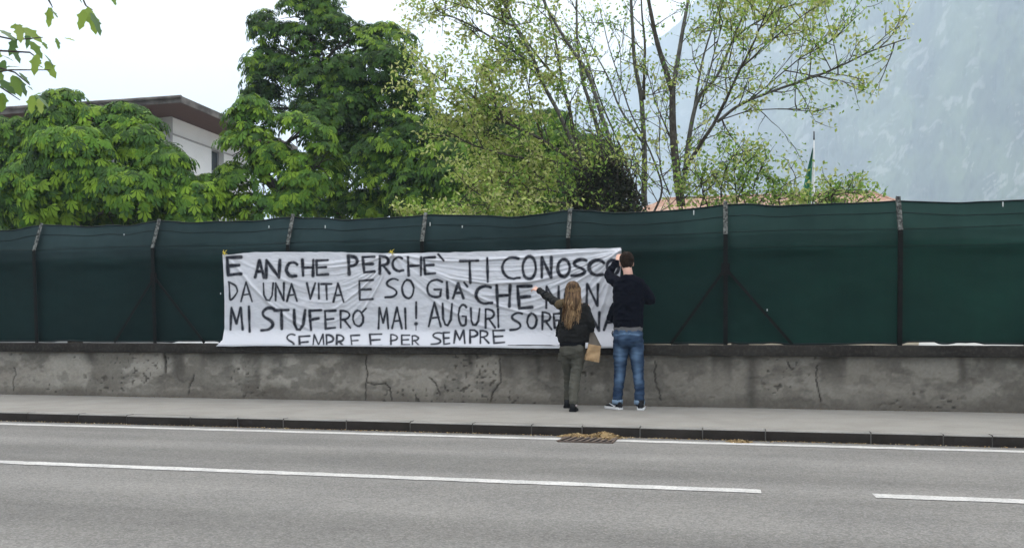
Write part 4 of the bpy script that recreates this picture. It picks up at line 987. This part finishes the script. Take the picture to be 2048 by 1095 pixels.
def leaf_proto(nl=5, L=1.0, spreadd=72):
    V, Fq, Ft = [], [], []
    for k in range(nl):
        an = math.radians(-spreadd + 2 * spreadd * k / (nl - 1)); ln = L * (1 - .38 * abs(2 * k / (nl - 1) - 1) ** 1.6)
        d_ = np.array([math.cos(an), math.sin(an)]); s_ = np.array([-d_[1], d_[0]]); k0 = len(V)
        for t, wv in ((.04, 0), (.36, .075), (.72, .19), (1.0, 0)):
            dz = -.50 * (t * ln / L) ** 2 - .02
            if wv == 0: p = d_ * t * ln; V.append((p[0], p[1], dz))
            else:
                for sg in (1, -1): p = d_ * t * ln + s_ * sg * wv * ln; V.append((p[0], p[1], dz - (.03 if k % 2 else .0)))
        Ft += [(k0, k0 + 2, k0 + 1), (k0 + 3, k0 + 4, k0 + 5)]; Fq += [(k0 + 1, k0 + 2, k0 + 4, k0 + 3)]
    return np.array(V, dtype=np.float32), np.array(Fq), np.array(Ft)
def bake(proto, pos, R, sc, colr):
    PV, Fq, Ft = proto; n = len(pos); m_ = len(PV)
    V = np.einsum('nij,mj->nmi', R, PV) * sc[:, None, None] + pos[:, None, :]
    off = (np.arange(n) * m_)[:, None, None]; Fs = []
    if len(Fq): Fs.append((Fq[None] + off).reshape(-1, Fq.shape[1]))
    if len(Ft): Fs.append((Ft[None] + off).reshape(-1, 3))
    return V.reshape(-1, 3), Fs, np.repeat(colr, m_, 0)
def norm(v): return v / np.maximum(1e-6, np.linalg.norm(v, axis=-1, keepdims=True))

CHP = leaf_proto()
palette = np.array([(.044, .108, .015), (.082, .175, .016), (.165, .275, .020), (.028, .068, .012)])
chv = []
for c in palette:
    PV, Fq, Ft = CHP; chv.append(mesh_np(PV, [Fq, Ft], m_chl, False, col=np.tile(c, (len(PV), 1))))
def chestnut(label, lobes, Y, leaf=.155, density=1.0, trunk=None, pal=(0, 1, 2, 3), palw=(.3, .35, .2, .15), tone=1.0, nobj=300, back=.5, group='chestnut trees behind the netting', pufr=(.30, .55)):
    Ls = [(np.array(at(px, py, Y + dy)), rp * tfor(px, Y + dy) / F, rz) for px, py, rp, rz, dy in lobes]
    P_, A2_, T_ = [], [], []
    for c, r, rz in Ls:
        npf = max(5, int(8 * density * (r / .8) ** 2))
        for _ in range(npf):
            d_ = norm(rng.normal(size=3)); d_[2] *= 1.0
            if d_[2] < -.55: d_[2] *= -1
            if d_[1] > .3 and random.random() > back: d_[1] *= -1
            pc = c + d_ * r * np.array([1, .9, rz]) * random.uniform(.5, .92); pr = random.uniform(*pufr) * min(1.25, max(.6, r / .9)); tint = random.random()
            ns = max(4, int(density * 24 * (pr / .4) ** 2))
            dd = norm(rng.normal(size=(ns, 3)) + d_ * .8 + np.array([0, -.15, .35])); p = pc + dd * pr * rng.uniform(.6, 1.05, (ns, 1)) * np.array([1.15, 1.1, .75])
            P_.append(p); A2_.append(norm(dd * .8 + d_ * .5 + np.array([0, -.1, .9]))); T_.append(np.full(ns, tint))
    P_ = np.concatenate(P_); A2_ = np.concatenate(A2_); T_ = np.concatenate(T_)
    dep = np.zeros(len(P_))
    for c, r, rz in Ls: dep = np.maximum(dep, 1 - np.linalg.norm((P_ - c) / np.array([1, .9, rz]), axis=1) / r)
    keep = (dep < .48) | (rng.random(len(P_)) < .2); keep &= P_[:, 1] > 11.75
    P_, A2_, T_ = P_[keep], A2_[keep], T_[keep]
    # five leaves round each shoot tip
    nl = 5; n = len(P_); ph = rng.uniform(0, 6.28, n)[:, None] + np.arange(nl)[None] * (6.283 / nl) + rng.normal(0, .25, (n, nl))
    e1 = norm(np.cross(A2_, np.array([.3, .9, .1]))); e2 = np.cross(A2_, e1)
    rad = e1[:, None] * np.cos(ph)[..., None] + e2[:, None] * np.sin(ph)[..., None]
    x = norm(rad + A2_[:, None] * .10 + np.array([0, 0, -.38])); z = A2_[:, None] + rad * .25 + rng.normal(0, .18, (n, nl, 3)); z = norm(z - x * (x * z).sum(-1, keepdims=True)); y = np.cross(z, x)
    pos = (P_[:, None] + rad * (leaf * rng.uniform(.5, 1.1, (n, nl, 1)))).reshape(-1, 3)
    R = np.stack([x, y, z], -1).reshape(-1, 3, 3); sc = (leaf * rng.uniform(.7, 1.15, n * nl)); tint = np.repeat(T_, nl)
    ci = rng.choice(4, size=n * nl, p=palw); hi = rng.random(n * nl) < (tint - .35) * .8; ci[hi] = 2
    colr = palette[ci] * tone * rng.uniform(.8, 1.25, (n * nl, 1)) * (1 + (tint[:, None] - .5) * .3)
    base = at(*trunk[0][:2], Y) if trunk else Ls[0][0]
    tr_ = empty('chestnut_tree', (base[0], Y, .06), label=label, cat='tree', group=group)
    dist = np.linalg.norm(pos - np.array([0, 0, 1]), axis=1) + rng.uniform(0, .6, len(pos)); vis = np.argsort(dist)
    # nearest leaves become objects of their own
    objs = set(vis[:nobj].tolist()); mask = np.ones(len(pos), bool); mask[list(objs)] = False
    Vn, Fs, Cn = bake(CHP, pos[mask], R[mask], sc[mask], colr[mask]); cr = link('crown', mesh_np(Vn, Fs, m_chl, False, col=Cn), tr_, kind='stuff')
    inv = Matrix.Translation(-tr_.location)
    for i in objs:
        o = bpy.data.objects.new('leaf', chv[ci[i]]); C.objects.link(o); o.parent = tr_; o.matrix_parent_inverse = inv
        M = Matrix(R[i].tolist()).to_4x4(); M = M @ Matrix.Scale(float(sc[i]), 4); M.translation = Vector(pos[i].tolist()); o.matrix_basis = M
    # trunk and limbs reaching into the lobes
    b = MB(); tp = [at(px, py, Y) for px, py in trunk]; tp = [Vector((tp[0].x, Y, 0))] + tp
    rad_ = [.15 - .09 * i / (len(tp) - 1) for i in range(len(tp))]; b.tube(tp, rad_, 9); b.build('trunk', m_bark, tr_, True)
    for c, r, rz in Ls:
        j = min(range(1, len(tp)), key=lambda q: (tp[q] - Vector(c)).length + (0 if tp[q].z < c[2] else 2)); s_ = tp[j]; b = MB()
        mid = s_.lerp(Vector(c), .5) + Vector((random.uniform(-.15, .15), random.uniform(-.1, .1), .12)); b.tube([s_, mid, Vector(c)], [.05, .035, .02], 6)
        for _ in range(7):
            e = Vector(c) + Vector(norm(rng.normal(size=3)).tolist()) * r * .8; st_ = mid.lerp(Vector(c), random.random()); b.tube([st_, st_.lerp(e, .5) + Vector((0, 0, .06)), e], [.016, .011, .006], 4, False)
        b.build('limb', m_bark, tr_, True)
    return tr_, len(pos)
NL = []
# lobes: px, py, radius px, vertical squash, depth offset
NL.append(chestnut('wide leafy chestnut with bright drooping leaves in front of the white house',
    [(140, 275, 75, 1.0, 0), (145, 235, 45, .9, .3), (235, 270, 70, .95, .2), (60, 315, 80, .9, 0), (300, 300, 65, .95, .2), (170, 350, 95, .85, -.6), (330, 360, 62, .85, 0), (30, 390, 80, .8, 0), (90, 400, 85, .7, -.6), (255, 400, 90, .65, -.5), (345, 405, 60, .6, 0), (385, 405, 40, .7, 0), (395, 432, 50, .5, 0), (320, 430, 60, .5, 0), (130, 432, 90, .5, .8), (240, 435, 80, .5, .8), (30, 435, 80, .5, .8), (180, 400, 80, .8, 1.2), (280, 390, 70, .8, 1.2), (-40, 330, 80, 1, .3)],
    15.6, .20, 1.15, [(150, 430), (150, 380), (150, 320), (145, 260)]))
NL.append(chestnut('small chestnut crown at the left edge of the photo, partly hidden by the wide chestnut',
    [(-25, 285, 55, .9, 0), (-10, 340, 60, .9, 0), (-60, 320, 80, .9, .5), (0, 258, 22, .8, 0)], 17.2, .19, .9, [(-40, 430), (-40, 350), (-38, 300)], nobj=80))
NL.append(chestnut('small chestnut with a dark forked trunk and yellow-green leaves right of the white house',
    [(497, 245, 42, .9, 0), (485, 295, 38, .9, 0), (530, 300, 50, .9, 0), (600, 270, 46, .8, .2), (640, 330, 55, .9, .2), (560, 345, 60, .85, 0), (500, 365, 60, .8, 0), (440, 392, 52, .7, -.2), (600, 395, 65, .7, 0), (520, 420, 70, .5, -.2), (445, 425, 60, .5, 0)],
    16.4, .19, .9, [(585, 430), (560, 385), (515, 335), (495, 285), (480, 240)], palw=(.25, .35, .28, .12), tone=1.0))
NL.append(chestnut('tallest chestnut, a broad dark green crown in the middle reaching the top of the photo',
    [(605, 40, 55, 1, 0), (665, 30, 50, 1, .5), (560, 90, 52, 1, 0), (530, 140, 45, 1.1, 0), (640, 100, 65, 1, 0), (705, 80, 55, 1, 0), (770, 90, 52, .9, 0), (740, 140, 70, 1, -.3), (800, 160, 48, 1.1, 0), (575, 190, 75, 1, 0), (660, 190, 80, 1, -.2), (530, 215, 48, 1, 0), (760, 230, 78, 1, 0), (815, 240, 50, 1.1, 0), (690, 270, 80, .9, -.4), (790, 310, 75, .9, -.4), (720, 350, 85, .85, -.6), (800, 380, 75, .7, -.6), (690, 410, 80, .5, -.6), (830, 300, 45, 1, 0), (625, -30, 45, 1, 0), (540, 60, 28, 1, 0), (640, 420, 70, .5, -.3), (760, 425, 80, .4, -.3)],
    20.0, .178, .78, [(680, 430), (672, 340), (665, 240), (640, 140), (620, 60)], palw=(.42, .22, .06, .30), tone=.78, pufr=(.34, .62)))
NL.append(chestnut('deep green chestnut behind the pale seed clusters, right of the tallest chestnut',
    [(900, 270, 50, .9, 0), (960, 290, 70, .9, 0), (1040, 300, 75, .9, 0), (1110, 320, 70, .9, 0), (890, 340, 65, .85, -.3), (970, 360, 85, .8, -.4), (1060, 380, 85, .7, -.3), (1150, 370, 75, .8, 0), (870, 395, 75, .6, -.4), (950, 415, 90, .5, -.4), (1010, 250, 60, .8, .5), (1090, 260, 55, .8, .6), (1180, 320, 55, .9, .3)],
    19.0, .20, 1.0, [(1000, 430), (1000, 360), (1000, 300)], palw=(.34, .3, .12, .24), tone=.85))
print('chestnut leaves', [q[1] for q in NL])

# thin-leaved trees
DI = (np.array([(0, 0, 0), (.5, .27, .05), (1, 0, -.05), (.5, -.27, .05)], dtype=np.float32), np.array([[0, 1, 2, 3]]), np.zeros((0, 3), int))
def rotto(v, n): return norm(v)
class Thin:
    def __init__(s): s.b = MB(); s.lp, s.lx, s.lc, s.ls = [], [], [], []
    def leaves(s, p, n, size, cols, spread=.07, hang=.5):
        p = np.array(p)
        for _ in range(n):
            d_ = norm(rng.normal(size=3) + np.array([0, 0, -hang])); s.lp.append(p + rng.normal(0, spread, 3)); s.lx.append(d_); s.ls.append(size * random.uniform(.6, 1.35)); s.lc.append(np.array(cols[random.randrange(len(cols))]) * random.uniform(.75, 1.25))
    def twig(s, p, d_, L, r, depth, dens, size, cols, nl=4):
        n = 5; pts = [Vector(p)]; dv = Vector(d_).normalized()
        for k in range(n):
            dv = (dv + Vector((random.gauss(0, .13), random.gauss(0, .13), random.gauss(.03, .10)))).normalized(); pts.append(pts[-1] + dv * L / n)
        s.b.tube(pts, [r * (1 - .75 * k / n) for k in range(n + 1)], 4 if r < .012 else 5, False)
        for k in range(1, n + 1):
            if depth == 0 or k >= 3:
                if random.random() < dens: s.leaves(pts[k], nl, size, cols)
            if depth > 0 and random.random() < .75:
                q = Vector((random.gauss(0, 1), random.gauss(0, 1), random.gauss(.2, 1))).normalized(); q = (dv + q * .85).normalized()
                s.twig(pts[k], q, L * random.uniform(.42, .7), r * .55, depth - 1, dens, size, cols, nl)
    def mesh(s, m=m_mapl):
        n = len(s.lp); x = np.array(s.lx); z = rng.normal(size=(n, 3)) + np.array([0, -.5, .8]); z = norm(z - x * (x * z).sum(-1, keepdims=True)); y = np.cross(z, x)
        V, Fs, Cn = bake(DI, np.array(s.lp), np.stack([x, y, z], -1), np.array(s.ls), np.array(s.lc)); return mesh_np(V, Fs, m, False, col=Cn)
YG = [(.34, .41, .09), (.42, .46, .13), (.25, .38, .06), (.47, .48, .20)]      # pale yellow-green seeds and young leaves
LG = [(.16, .29, .045), (.23, .36, .06), (.11, .21, .04), (.30, .40, .08)]
def dens_at(px, py):
    """(leaf chance, colour set) read from the photo's clumps"""
    if px < 1075 and py < 60: return .9, YG, 6
    if px > 1380 and px < 1640 and py < 80: return .9, YG, 6
    if px < 1120 and py > 110: return .85, YG if random.random() < .75 else LG, 6
    if px > 1400: return .55, LG if random.random() < .6 else YG, 3
    return .42, LG if random.random() < .6 else YG, 3
def thin_tree(label, basep, Y, stems, step=.42, group='thin spring trees with young leaves'):
    rt = empty('maple_tree', (at(*basep, Y).x, Y, .06), label=label, cat='tree', group=group); T = Thin()
    b = MB(); p = at(*basep, Y); b.tube([Vector((p.x, Y, 0)), Vector((p.x, Y, p.z * .6)), p], [.15, .12, .10], 10); b.build('trunk', m_barkl, rt, True)
    for st_ in stems:
        pl, r0, dy, dark = st_[:4]; lf = st_[4] if len(st_) > 4 else 1.0
        n = len(pl); P = []
        for i, (px, py) in enumerate(pl): P.append(at(px, py, Y + dy[0] + (dy[1] - dy[0]) * i / max(1, n - 1)))
        Q = []
        for i in range(n - 1):
            for k in range(4): Q.append(P[i].lerp(P[i + 1], k / 4) + Vector((random.gauss(0, .008), random.gauss(0, .008), 0)))
        Q.append(P[-1]); r1 = max(.006, r0 * (.35 if r0 < .07 else .68)); nQ = len(Q)
        for _ in range(2): Q = [Q[0]] + [(Q[i - 1] + Q[i] * 2 + Q[i + 1]) / 4 for i in range(1, nQ - 1)] + [Q[-1]]
        b = MB(); b.tube(Q, [r0 + (r1 - r0) * i / (nQ - 1) for i in range(nQ)], 8 if r0 > .02 else 6); b.build('branch', m_bark if dark else m_barkl, rt, True)
        # side twigs
        L = sum((Q[i + 1] - Q[i]).length for i in range(nQ - 1)); m = int(L / step * lf)
        for k in range(m + 1):
            t = (k + random.random() * .6) / (m + 1); t = .10 + .9 * t if r0 > .03 else t; i = min(nQ - 2, int(t * (nQ - 1))); p = Q[i].lerp(Q[i + 1], random.random()); d_ = (Q[i + 1] - Q[i]).normalized()
            pxv = pix(p); dn, cs, nl = dens_at(*pxv)
            if pxv[1] < -60 or pxv[0] > 1900: continue
            tl = random.uniform(.35, .95) if step > .35 else random.uniform(.16, .42)
            q = Vector((random.gauss(0, 1), random.gauss(0, .9), random.gauss(.1, .8))).normalized(); q = (d_ * .8 + q).normalized()
            T.twig(p, q, tl, .011, 1, dn * (1.25 if t > .8 else 1), .074 if cs is YG else .066, cs, nl + 1)
        T.leaves(Q[-1], 14, .085, YG, .10)
    T.b.build('twigs', m_bark, rt, False, kind='stuff'); link('foliage', T.mesh(), rt, kind='stuff')
    return len(T.lp)
def pix(p):
    fw = -SA * p[0] + CA * p[1]; rt_ = CA * p[0] + SA * p[1]; return (1024 + F * rt_ / fw, HOR - F * (p[2] - 1) / fw)
SA_ = [([(1200, 400), (1172, 330), (1145, 286), (1120, 231), (1082, 160), (1065, 113), (1032, 55), (1006, 0), (990, -60)], .045, (0, -.8), 0),
 ([(1180, 345), (1149, 273), (1139, 218), (1124, 168), (1116, 105), (1103, 42), (1086, -10)], .038, (0, .4), 1), ([(1124, 168), (1082, 122), (1040, 63), (985, 0), (960, -40)], .024, (.2, -.6), 1),
 ([(1225, 390), (1204, 290), (1191, 240), (1162, 155), (1153, 84), (1153, -30)], .045, (.2, .6), 0), ([(1235, 380), (1229, 311), (1204, 235), (1175, 139), (1132, 84), (1090, 8), (1070, -30)], .045, (.1, -.4), 0),
 ([(1200, 360), (1143, 319), (1082, 277), (1019, 248), (969, 223)], .04, (-.2, -1.2), 1, 1.7), ([(1200, 365), (1141, 332), (1103, 321), (1032, 315), (940, 290), (895, 262)], .026, (-.2, -1.5), 1, 1.5), ([(1090, 286), (1065, 218), (1057, 176), (1050, 140)], .02, (-.6, -.4), 1, 1.6), ([(1011, 244), (977, 185), (956, 139)], .018, (-.9, -.8), 1, 2),
 ([(1072, 135), (1057, 122), (998, 84), (935, 46), (870, 20)], .026, (-.5, -1.0), 0, 2.2), ([(1082, 160), (1040, 115), (990, 100), (940, 60)], .018, (-.5, -.2), 1, 1.5), ([(1032, 55), (980, 30), (920, 10), (850, -10)], .016, (-.6, -1.2), 1, 2.4),
 ([(1019, 248), (960, 200), (900, 170), (868, 150)], .016, (-1, -1.4), 1, 2.2), ([(1060, 265), (980, 235), (920, 215), (880, 195)], .015, (-.8, -1.6), 1, 1.8), ([(1100, 320), (1040, 290), (960, 270), (910, 240)], .015, (-.6, -1.2), 1, 1.6),
 ([(1200, 400), (1130, 385), (1060, 375), (990, 370)], .02, (-.4, -1.2), 1, 2.2), ([(1200, 410), (1120, 405), (1040, 400), (960, 395)], .02, (-.3, -1.3), 1, 4), ([(1200, 400), (1110, 360), (1050, 345), (1000, 345)], .02, (-.3, -1.3), 1, 1.5), ([(1040, 400), (1000, 410), (930, 408), (880, 412)], .012, (-.8, -1.4), 1, 3),
 ([(1210, 380), (1200, 340), (1215, 310), (1240, 285)], .018, (-.4, -1), 1, 3), ([(1230, 390), (1250, 350), (1265, 330), (1285, 320)], .016, (-.4, -1), 1, 3)]
na = thin_tree('sprawling pale tree whose left branches sweep low with yellow-green seed clusters, in the centre', (1215, 425), 15.2, SA_)
SB_ = [([(1361, 412), (1351, 315), (1345, 250), (1345, 185)], .075, (0, 0), 1, .4), ([(1345, 185), (1313, 84), (1296, 0), (1290, -50)], .05, (0, -.4), 1), ([(1345, 185), (1364, 76), (1376, 0), (1382, -50)], .045, (0, .5), 0),
 ([(1288, 410), (1288, 387), (1290, 294), (1282, 189), (1267, 118), (1263, 0), (1262, -40)], .06, (.6, .9), 0), ([(1288, 200), (1288, 168), (1290, 84), (1284, 25), (1280, -30)], .03, (.7, .4), 1),
 ([(1290, 415), (1260, 350), (1232, 270), (1200, 200), (1175, 120), (1150, 60)], .022, (.5, .2), 1), ([(1290, 294), (1240, 220), (1215, 150), (1180, 90), (1165, 20)], .022, (.7, 1.2), 0),
 ([(1366, 378), (1376, 294), (1389, 210), (1400, 190), (1434, 155), (1463, 84), (1490, 20)], .045, (0, .6), 0), ([(1367, 344), (1400, 290), (1426, 252), (1455, 193), (1480, 139), (1514, 71)], .04, (0, -.8), 1), ([(1455, 193), (1450, 150), (1462, 110)], .014, (-.6, -.4), 1),
 ([(1434, 244), (1470, 215), (1505, 197), (1585, 168), (1640, 150), (1686, 130), (1745, 101), (1812, 78)], .028, (-.5, -1.4), 0, 1.9), ([(1505, 197), (1560, 150), (1600, 115), (1650, 90), (1690, 60)], .012, (-.7, -1.6), 1, 1.6),
 ([(1585, 168), (1640, 145), (1690, 150), (1722, 158)], .010, (-.9, -1.2), 1, 1.2), ([(1440, 240), (1500, 220), (1560, 218), (1618, 218)], .010, (-.5, -1.2), 1, 1.3), ([(1480, 139), (1530, 90), (1580, 50), (1620, 20)], .016, (-.5, -1), 1, 2),
 ([(1388, 214), (1405, 113), (1442, 0), (1450, -30)], .022, (.2, .8), 0), ([(1361, 330), (1330, 250), (1310, 200), (1290, 130)], .018, (0, .6), 1), ([(1300, 440), (1330, 380), (1300, 300), (1262, 230), (1240, 160), (1215, 90), (1200, 20)], .02, (.3, .9), 1),
 ([(1514, 71), (1530, 30), (1550, -10)], .016, (-.8, -1), 1, 3), ([(1463, 84), (1500, 50), (1560, 20), (1600, -10)], .014, (.4, 0), 1, 3), ([(1400, 218), (1430, 100), (1450, 30)], .016, (.3, 0), 0, 2), ([(1340, 390), (1320, 340), (1318, 280)], .014, (-.2, -.6), 1, 2), ([(1362, 400), (1400, 370), (1450, 350), (1490, 330)], .012, (-.1, -.8), 1, 2.4)]
nb2 = thin_tree('open forked tree with a dark trunk and a long bough reaching right towards the mountain', (1361, 425), 15.8, SB_)
SC_ = [([(1480 + dx, 430), (1480 + dx + random.uniform(-20, 20), 380), (1480 + dx * 1.15 + random.uniform(-25, 25), top_)], .012, (0, random.uniform(-.5, .5)), 1, 2.2) for dx, top_ in ((-110, 360), (-85, 330), (-60, 345), (-35, 340), (-5, 290), (15, 305), (30, 330), (60, 345), (85, 352), (108, 402), (140, 402), (165, 392), (190, 380), (205, 395))]
nc = thin_tree('low scrub of thin yellow-green shoots around the flagpole, in front of the tiled roof', (1480, 440), 14.6, SC_, .30, group='scrub behind the netting')
print('thin leaves', na, nb2, nc)
# dark ivy bush between them
T = Thin(); iv = empty('dark_bush', (at(1215, 430, 14.8).x, 14.8, .06), label='dense dark brown-green bush at the netting top between the two thin trees', cat='bush')
DK = [(.020, .028, .014), (.030, .036, .018), (.045, .040, .025), (.015, .02, .012)]
for _ in range(3600):
    u = random.uniform(0, 1); a = random.random() * 6.28; h = random.random()
    prof = (1 - h ** 1.8) ** .6; px = 1212 + 74 * prof * math.sqrt(u) * math.cos(a) * 1.05; py = 440 - 120 * h; p = at(px, py, 14.8 + .6 * prof * math.sqrt(u) * math.sin(a))
    T.leaves(p, 3, .065, DK if random.random() < .93 else LG, .05, .1)
for _ in range(40):
    p = at(random.uniform(1150, 1275), 440, 14.8); e = at(random.uniform(1140, 1285), random.uniform(315, 400), 14.8 + random.uniform(-.4, .4)); T.b.tube([Vector((p.x, 14.8, .06)), p, e], [.02, .014, .005], 5)
T.b.build('stems', m_bark, iv, kind='stuff'); link('foliage', T.mesh(), iv, kind='stuff')
# yellow-green under-shrub in front, pale seed clusters right at the netting
T = Thin(); us = empty('seed_shrub', (at(850, 440, 13.4).x, 13.4, .06), label='small pale shrub of cream seed clusters just above the netting, under the tallest chestnut', cat='shrub')
for px, py, n in ((792, 410, 6), (800, 418, 8), (815, 424, 8), (826, 412, 6), (833, 424, 5), (845, 422, 4), (868, 410, 5), (885, 418, 5)):
    for _ in range(n): T.leaves(at(px + random.gauss(0, 5), py + random.gauss(0, 4), 13.4), 5, .07, YG, .035)
    e = at(px, py + 6, 13.4); T.b.tube([Vector((e.x, 13.4, .06)), e], [.012, .005], 4)
T.b.build('stems', m_bark, us, kind='stuff'); link('foliage', T.mesh(), us, kind='stuff')

# overhanging tree in the near left corner
def bigleaf():
    out_ = [(0, 0), (.10, .18), (.30, .26), (.42, .40), (.50, .24), (.66, .20), (.74, .24), (1.0, 0)]
    V = [(x, 0, -.10 * x * x) for x, _ in out_]; n = len(out_)
    up = [(x, y * .74, .10 * y - .10 * x * x) for x, y in out_[1:-1]]; dn = [(x, -y * .74, .10 * y - .10 * x * x) for x, y in out_[1:-1]]
    V = V + up + dn; k = n - 2; Fq, Ft = [], [(0, 1, n), (0, n + k, 1)]
    for i in range(1, k): Fq += [(i, i + 1, n + i, n + i - 1), (i, n + k + i - 1, n + k + i, i + 1)]
    Ft += [(k, k + 1, n + k - 1), (k, n + 2 * k - 1, k + 1)]
    return np.array(V, dtype=np.float32), np.array(Fq), np.array(Ft)
BL = bigleaf(); blv = []
m_bl = mat('near thin leaf', (.2, .3, .05), .5, .35, vcol=True, transl=.5)  # translucent near leaf, its greens come from the mesh colours
for c in ((.24, .34, .06), (.17, .27, .055), (.10, .18, .06), (.30, .38, .09)): blv.append(mesh_np(BL[0], [BL[1], BL[2]], m_bl, True, col=np.tile(np.array(c), (len(BL[0]), 1))))
ob = empty('overhanging_tree', (-3.3, 1.0, .1), label='near tree whose leafy twigs hang into the top left corner', cat='tree')
b = MB(); b.tube([(-3.3, 1.0, .05), (-3.25, 1.05, 1.5), (-3.4, 1.3, 2.9), (-3.6, 1.6, 4.6)], [.14, .12, .10, .06], 12); b.build('trunk', m_bark, ob, True)
YO = 4.3
twigs = [[(-260, -120), (-60, 60), (30, 80), (85, 75)], [(-200, -60), (-20, 130), (30, 145), (60, 170)], [(-80, -140), (60, -60), (100, 5), (105, 15)], [(-20, -180), (140, -60), (172, 12), (185, 20)],
         [(-160, 0), (-30, 100), (60, 105), (82, 122)], [(-150, 60), (-20, 160), (10, 180), (40, 200)], [(60, -140), (200, -50), (235, -12)], [(-220, 40), (-40, 150), (20, 140), (100, 140)], [(40, -140), (100, -40), (150, -10)]]
Q0 = Vector((-3.5, 1.5, 3.6)); hub = at(-330, -200, YO - .6); b = MB(); b.tube([Q0, Q0.lerp(hub, .5) + Vector((0, 0, .15)), hub], [.05, .035, .022], 8); b.build('branch', m_bark, ob, True)
def put_leaf(px, py, L, ang, tilt, ci, Y=YO):
    p = at(px, py, Y + random.uniform(-.12, .12)); x = Vector((math.cos(ang), random.uniform(-.25, .25), -math.sin(ang))).normalized()
    n_ = Vector((math.sin(tilt) * .8, -1, random.uniform(-.1, .6))); z = (n_ - x * n_.dot(x)).normalized(); y = z.cross(x); z2 = (z * math.cos(tilt) + y * math.sin(tilt)); y2 = z2.cross(x)
    M = Matrix((x, y2, z2)).transposed().to_4x4() @ Matrix.Scale(L * tfor(px, Y) / F, 4); M.translation = p
    o = bpy.data.objects.new('leaf', blv[ci]); C.objects.link(o); o.parent = ob; o.matrix_parent_inverse = Matrix.Translation(-ob.location); o.matrix_basis = M
for t in twigs:
    b = MB(); pts = [hub] + [at(px, py, YO + random.uniform(-.1, .1)) for px, py in t]; b.tube(pts, [.014] + [.009 - .0065 * i / (len(t) - 1) for i in range(len(t))], 5); b.build('twig', m_bark, ob, True)
D2 = math.radians
for (px, py, L, an, ti, ci) in [(103, 15, 42, 118, .2, 0), (100, 18, 30, 40, .9, 2), (98, 14, 24, 100, 1.1, 2), (172, 18, 44, 112, .2, 0), (176, 14, 28, 70, .4, 0), (182, 25, 52, 62, .9, 2), (180, 22, 46, 80, .5, 0), (225, -4, 18, 60, .4, 1), (155, -6, 16, 50, 1, 2), (118, -8, 18, 20, 1, 2),
    (20, 55, 26, -10, .3, 0), (38, 50, 40, 75, .3, 3), (45, 55, 50, 35, .5, 0), (55, 60, 38, 95, 1.0, 2), (30, 75, 40, 100, .9, 2), (20, 90, 42, 60, .9, 2), (0, 60, 40, 30, .8, 2), (-5, 95, 40, 95, .3, 0), (60, 82, 42, 55, .6, 1), (85, 84, 20, 50, .7, 1), (0, 110, 30, 20, .9, 2),
    (75, 108, 44, 95, .15, 0), (62, 125, 30, 20, 1.1, 1), (88, 108, 34, 48, 1.1, 2), (92, 122, 42, 58, .3, 0), (112, 76, 24, 70, .9, 1), (128, 76, 24, 12, .6, 0), (10, 135, 34, -5, 1.0, 2), (25, 150, 44, 75, .3, 1), (32, 152, 46, 60, .8, 2), (0, 160, 44, 40, .6, 2), (38, 145, 34, 45, 1.1, 2), (-10, 180, 48, 70, .25, 0), (5, 185, 40, 85, .5, 1),
    (65, 190, 38, 100, .3, 0), (78, 196, 34, 75, .3, 3), (72, 190, 40, 38, 1.1, 2), (55, 172, 18, 30, 1.1, 2), (-20, 120, 50, 60, .6, 1), (-30, 60, 50, 60, .6, 1), (-25, 160, 50, 50, .6, 0), (10, 120, 34, 120, .8, 2)]:
    put_leaf(px, py, L, D2(an), ti, ci)
for _ in range(60): put_leaf(random.uniform(-380, -30), random.uniform(-200, 200), random.uniform(30, 50), random.uniform(.3, 2.2), random.uniform(0, 1), random.randrange(4))
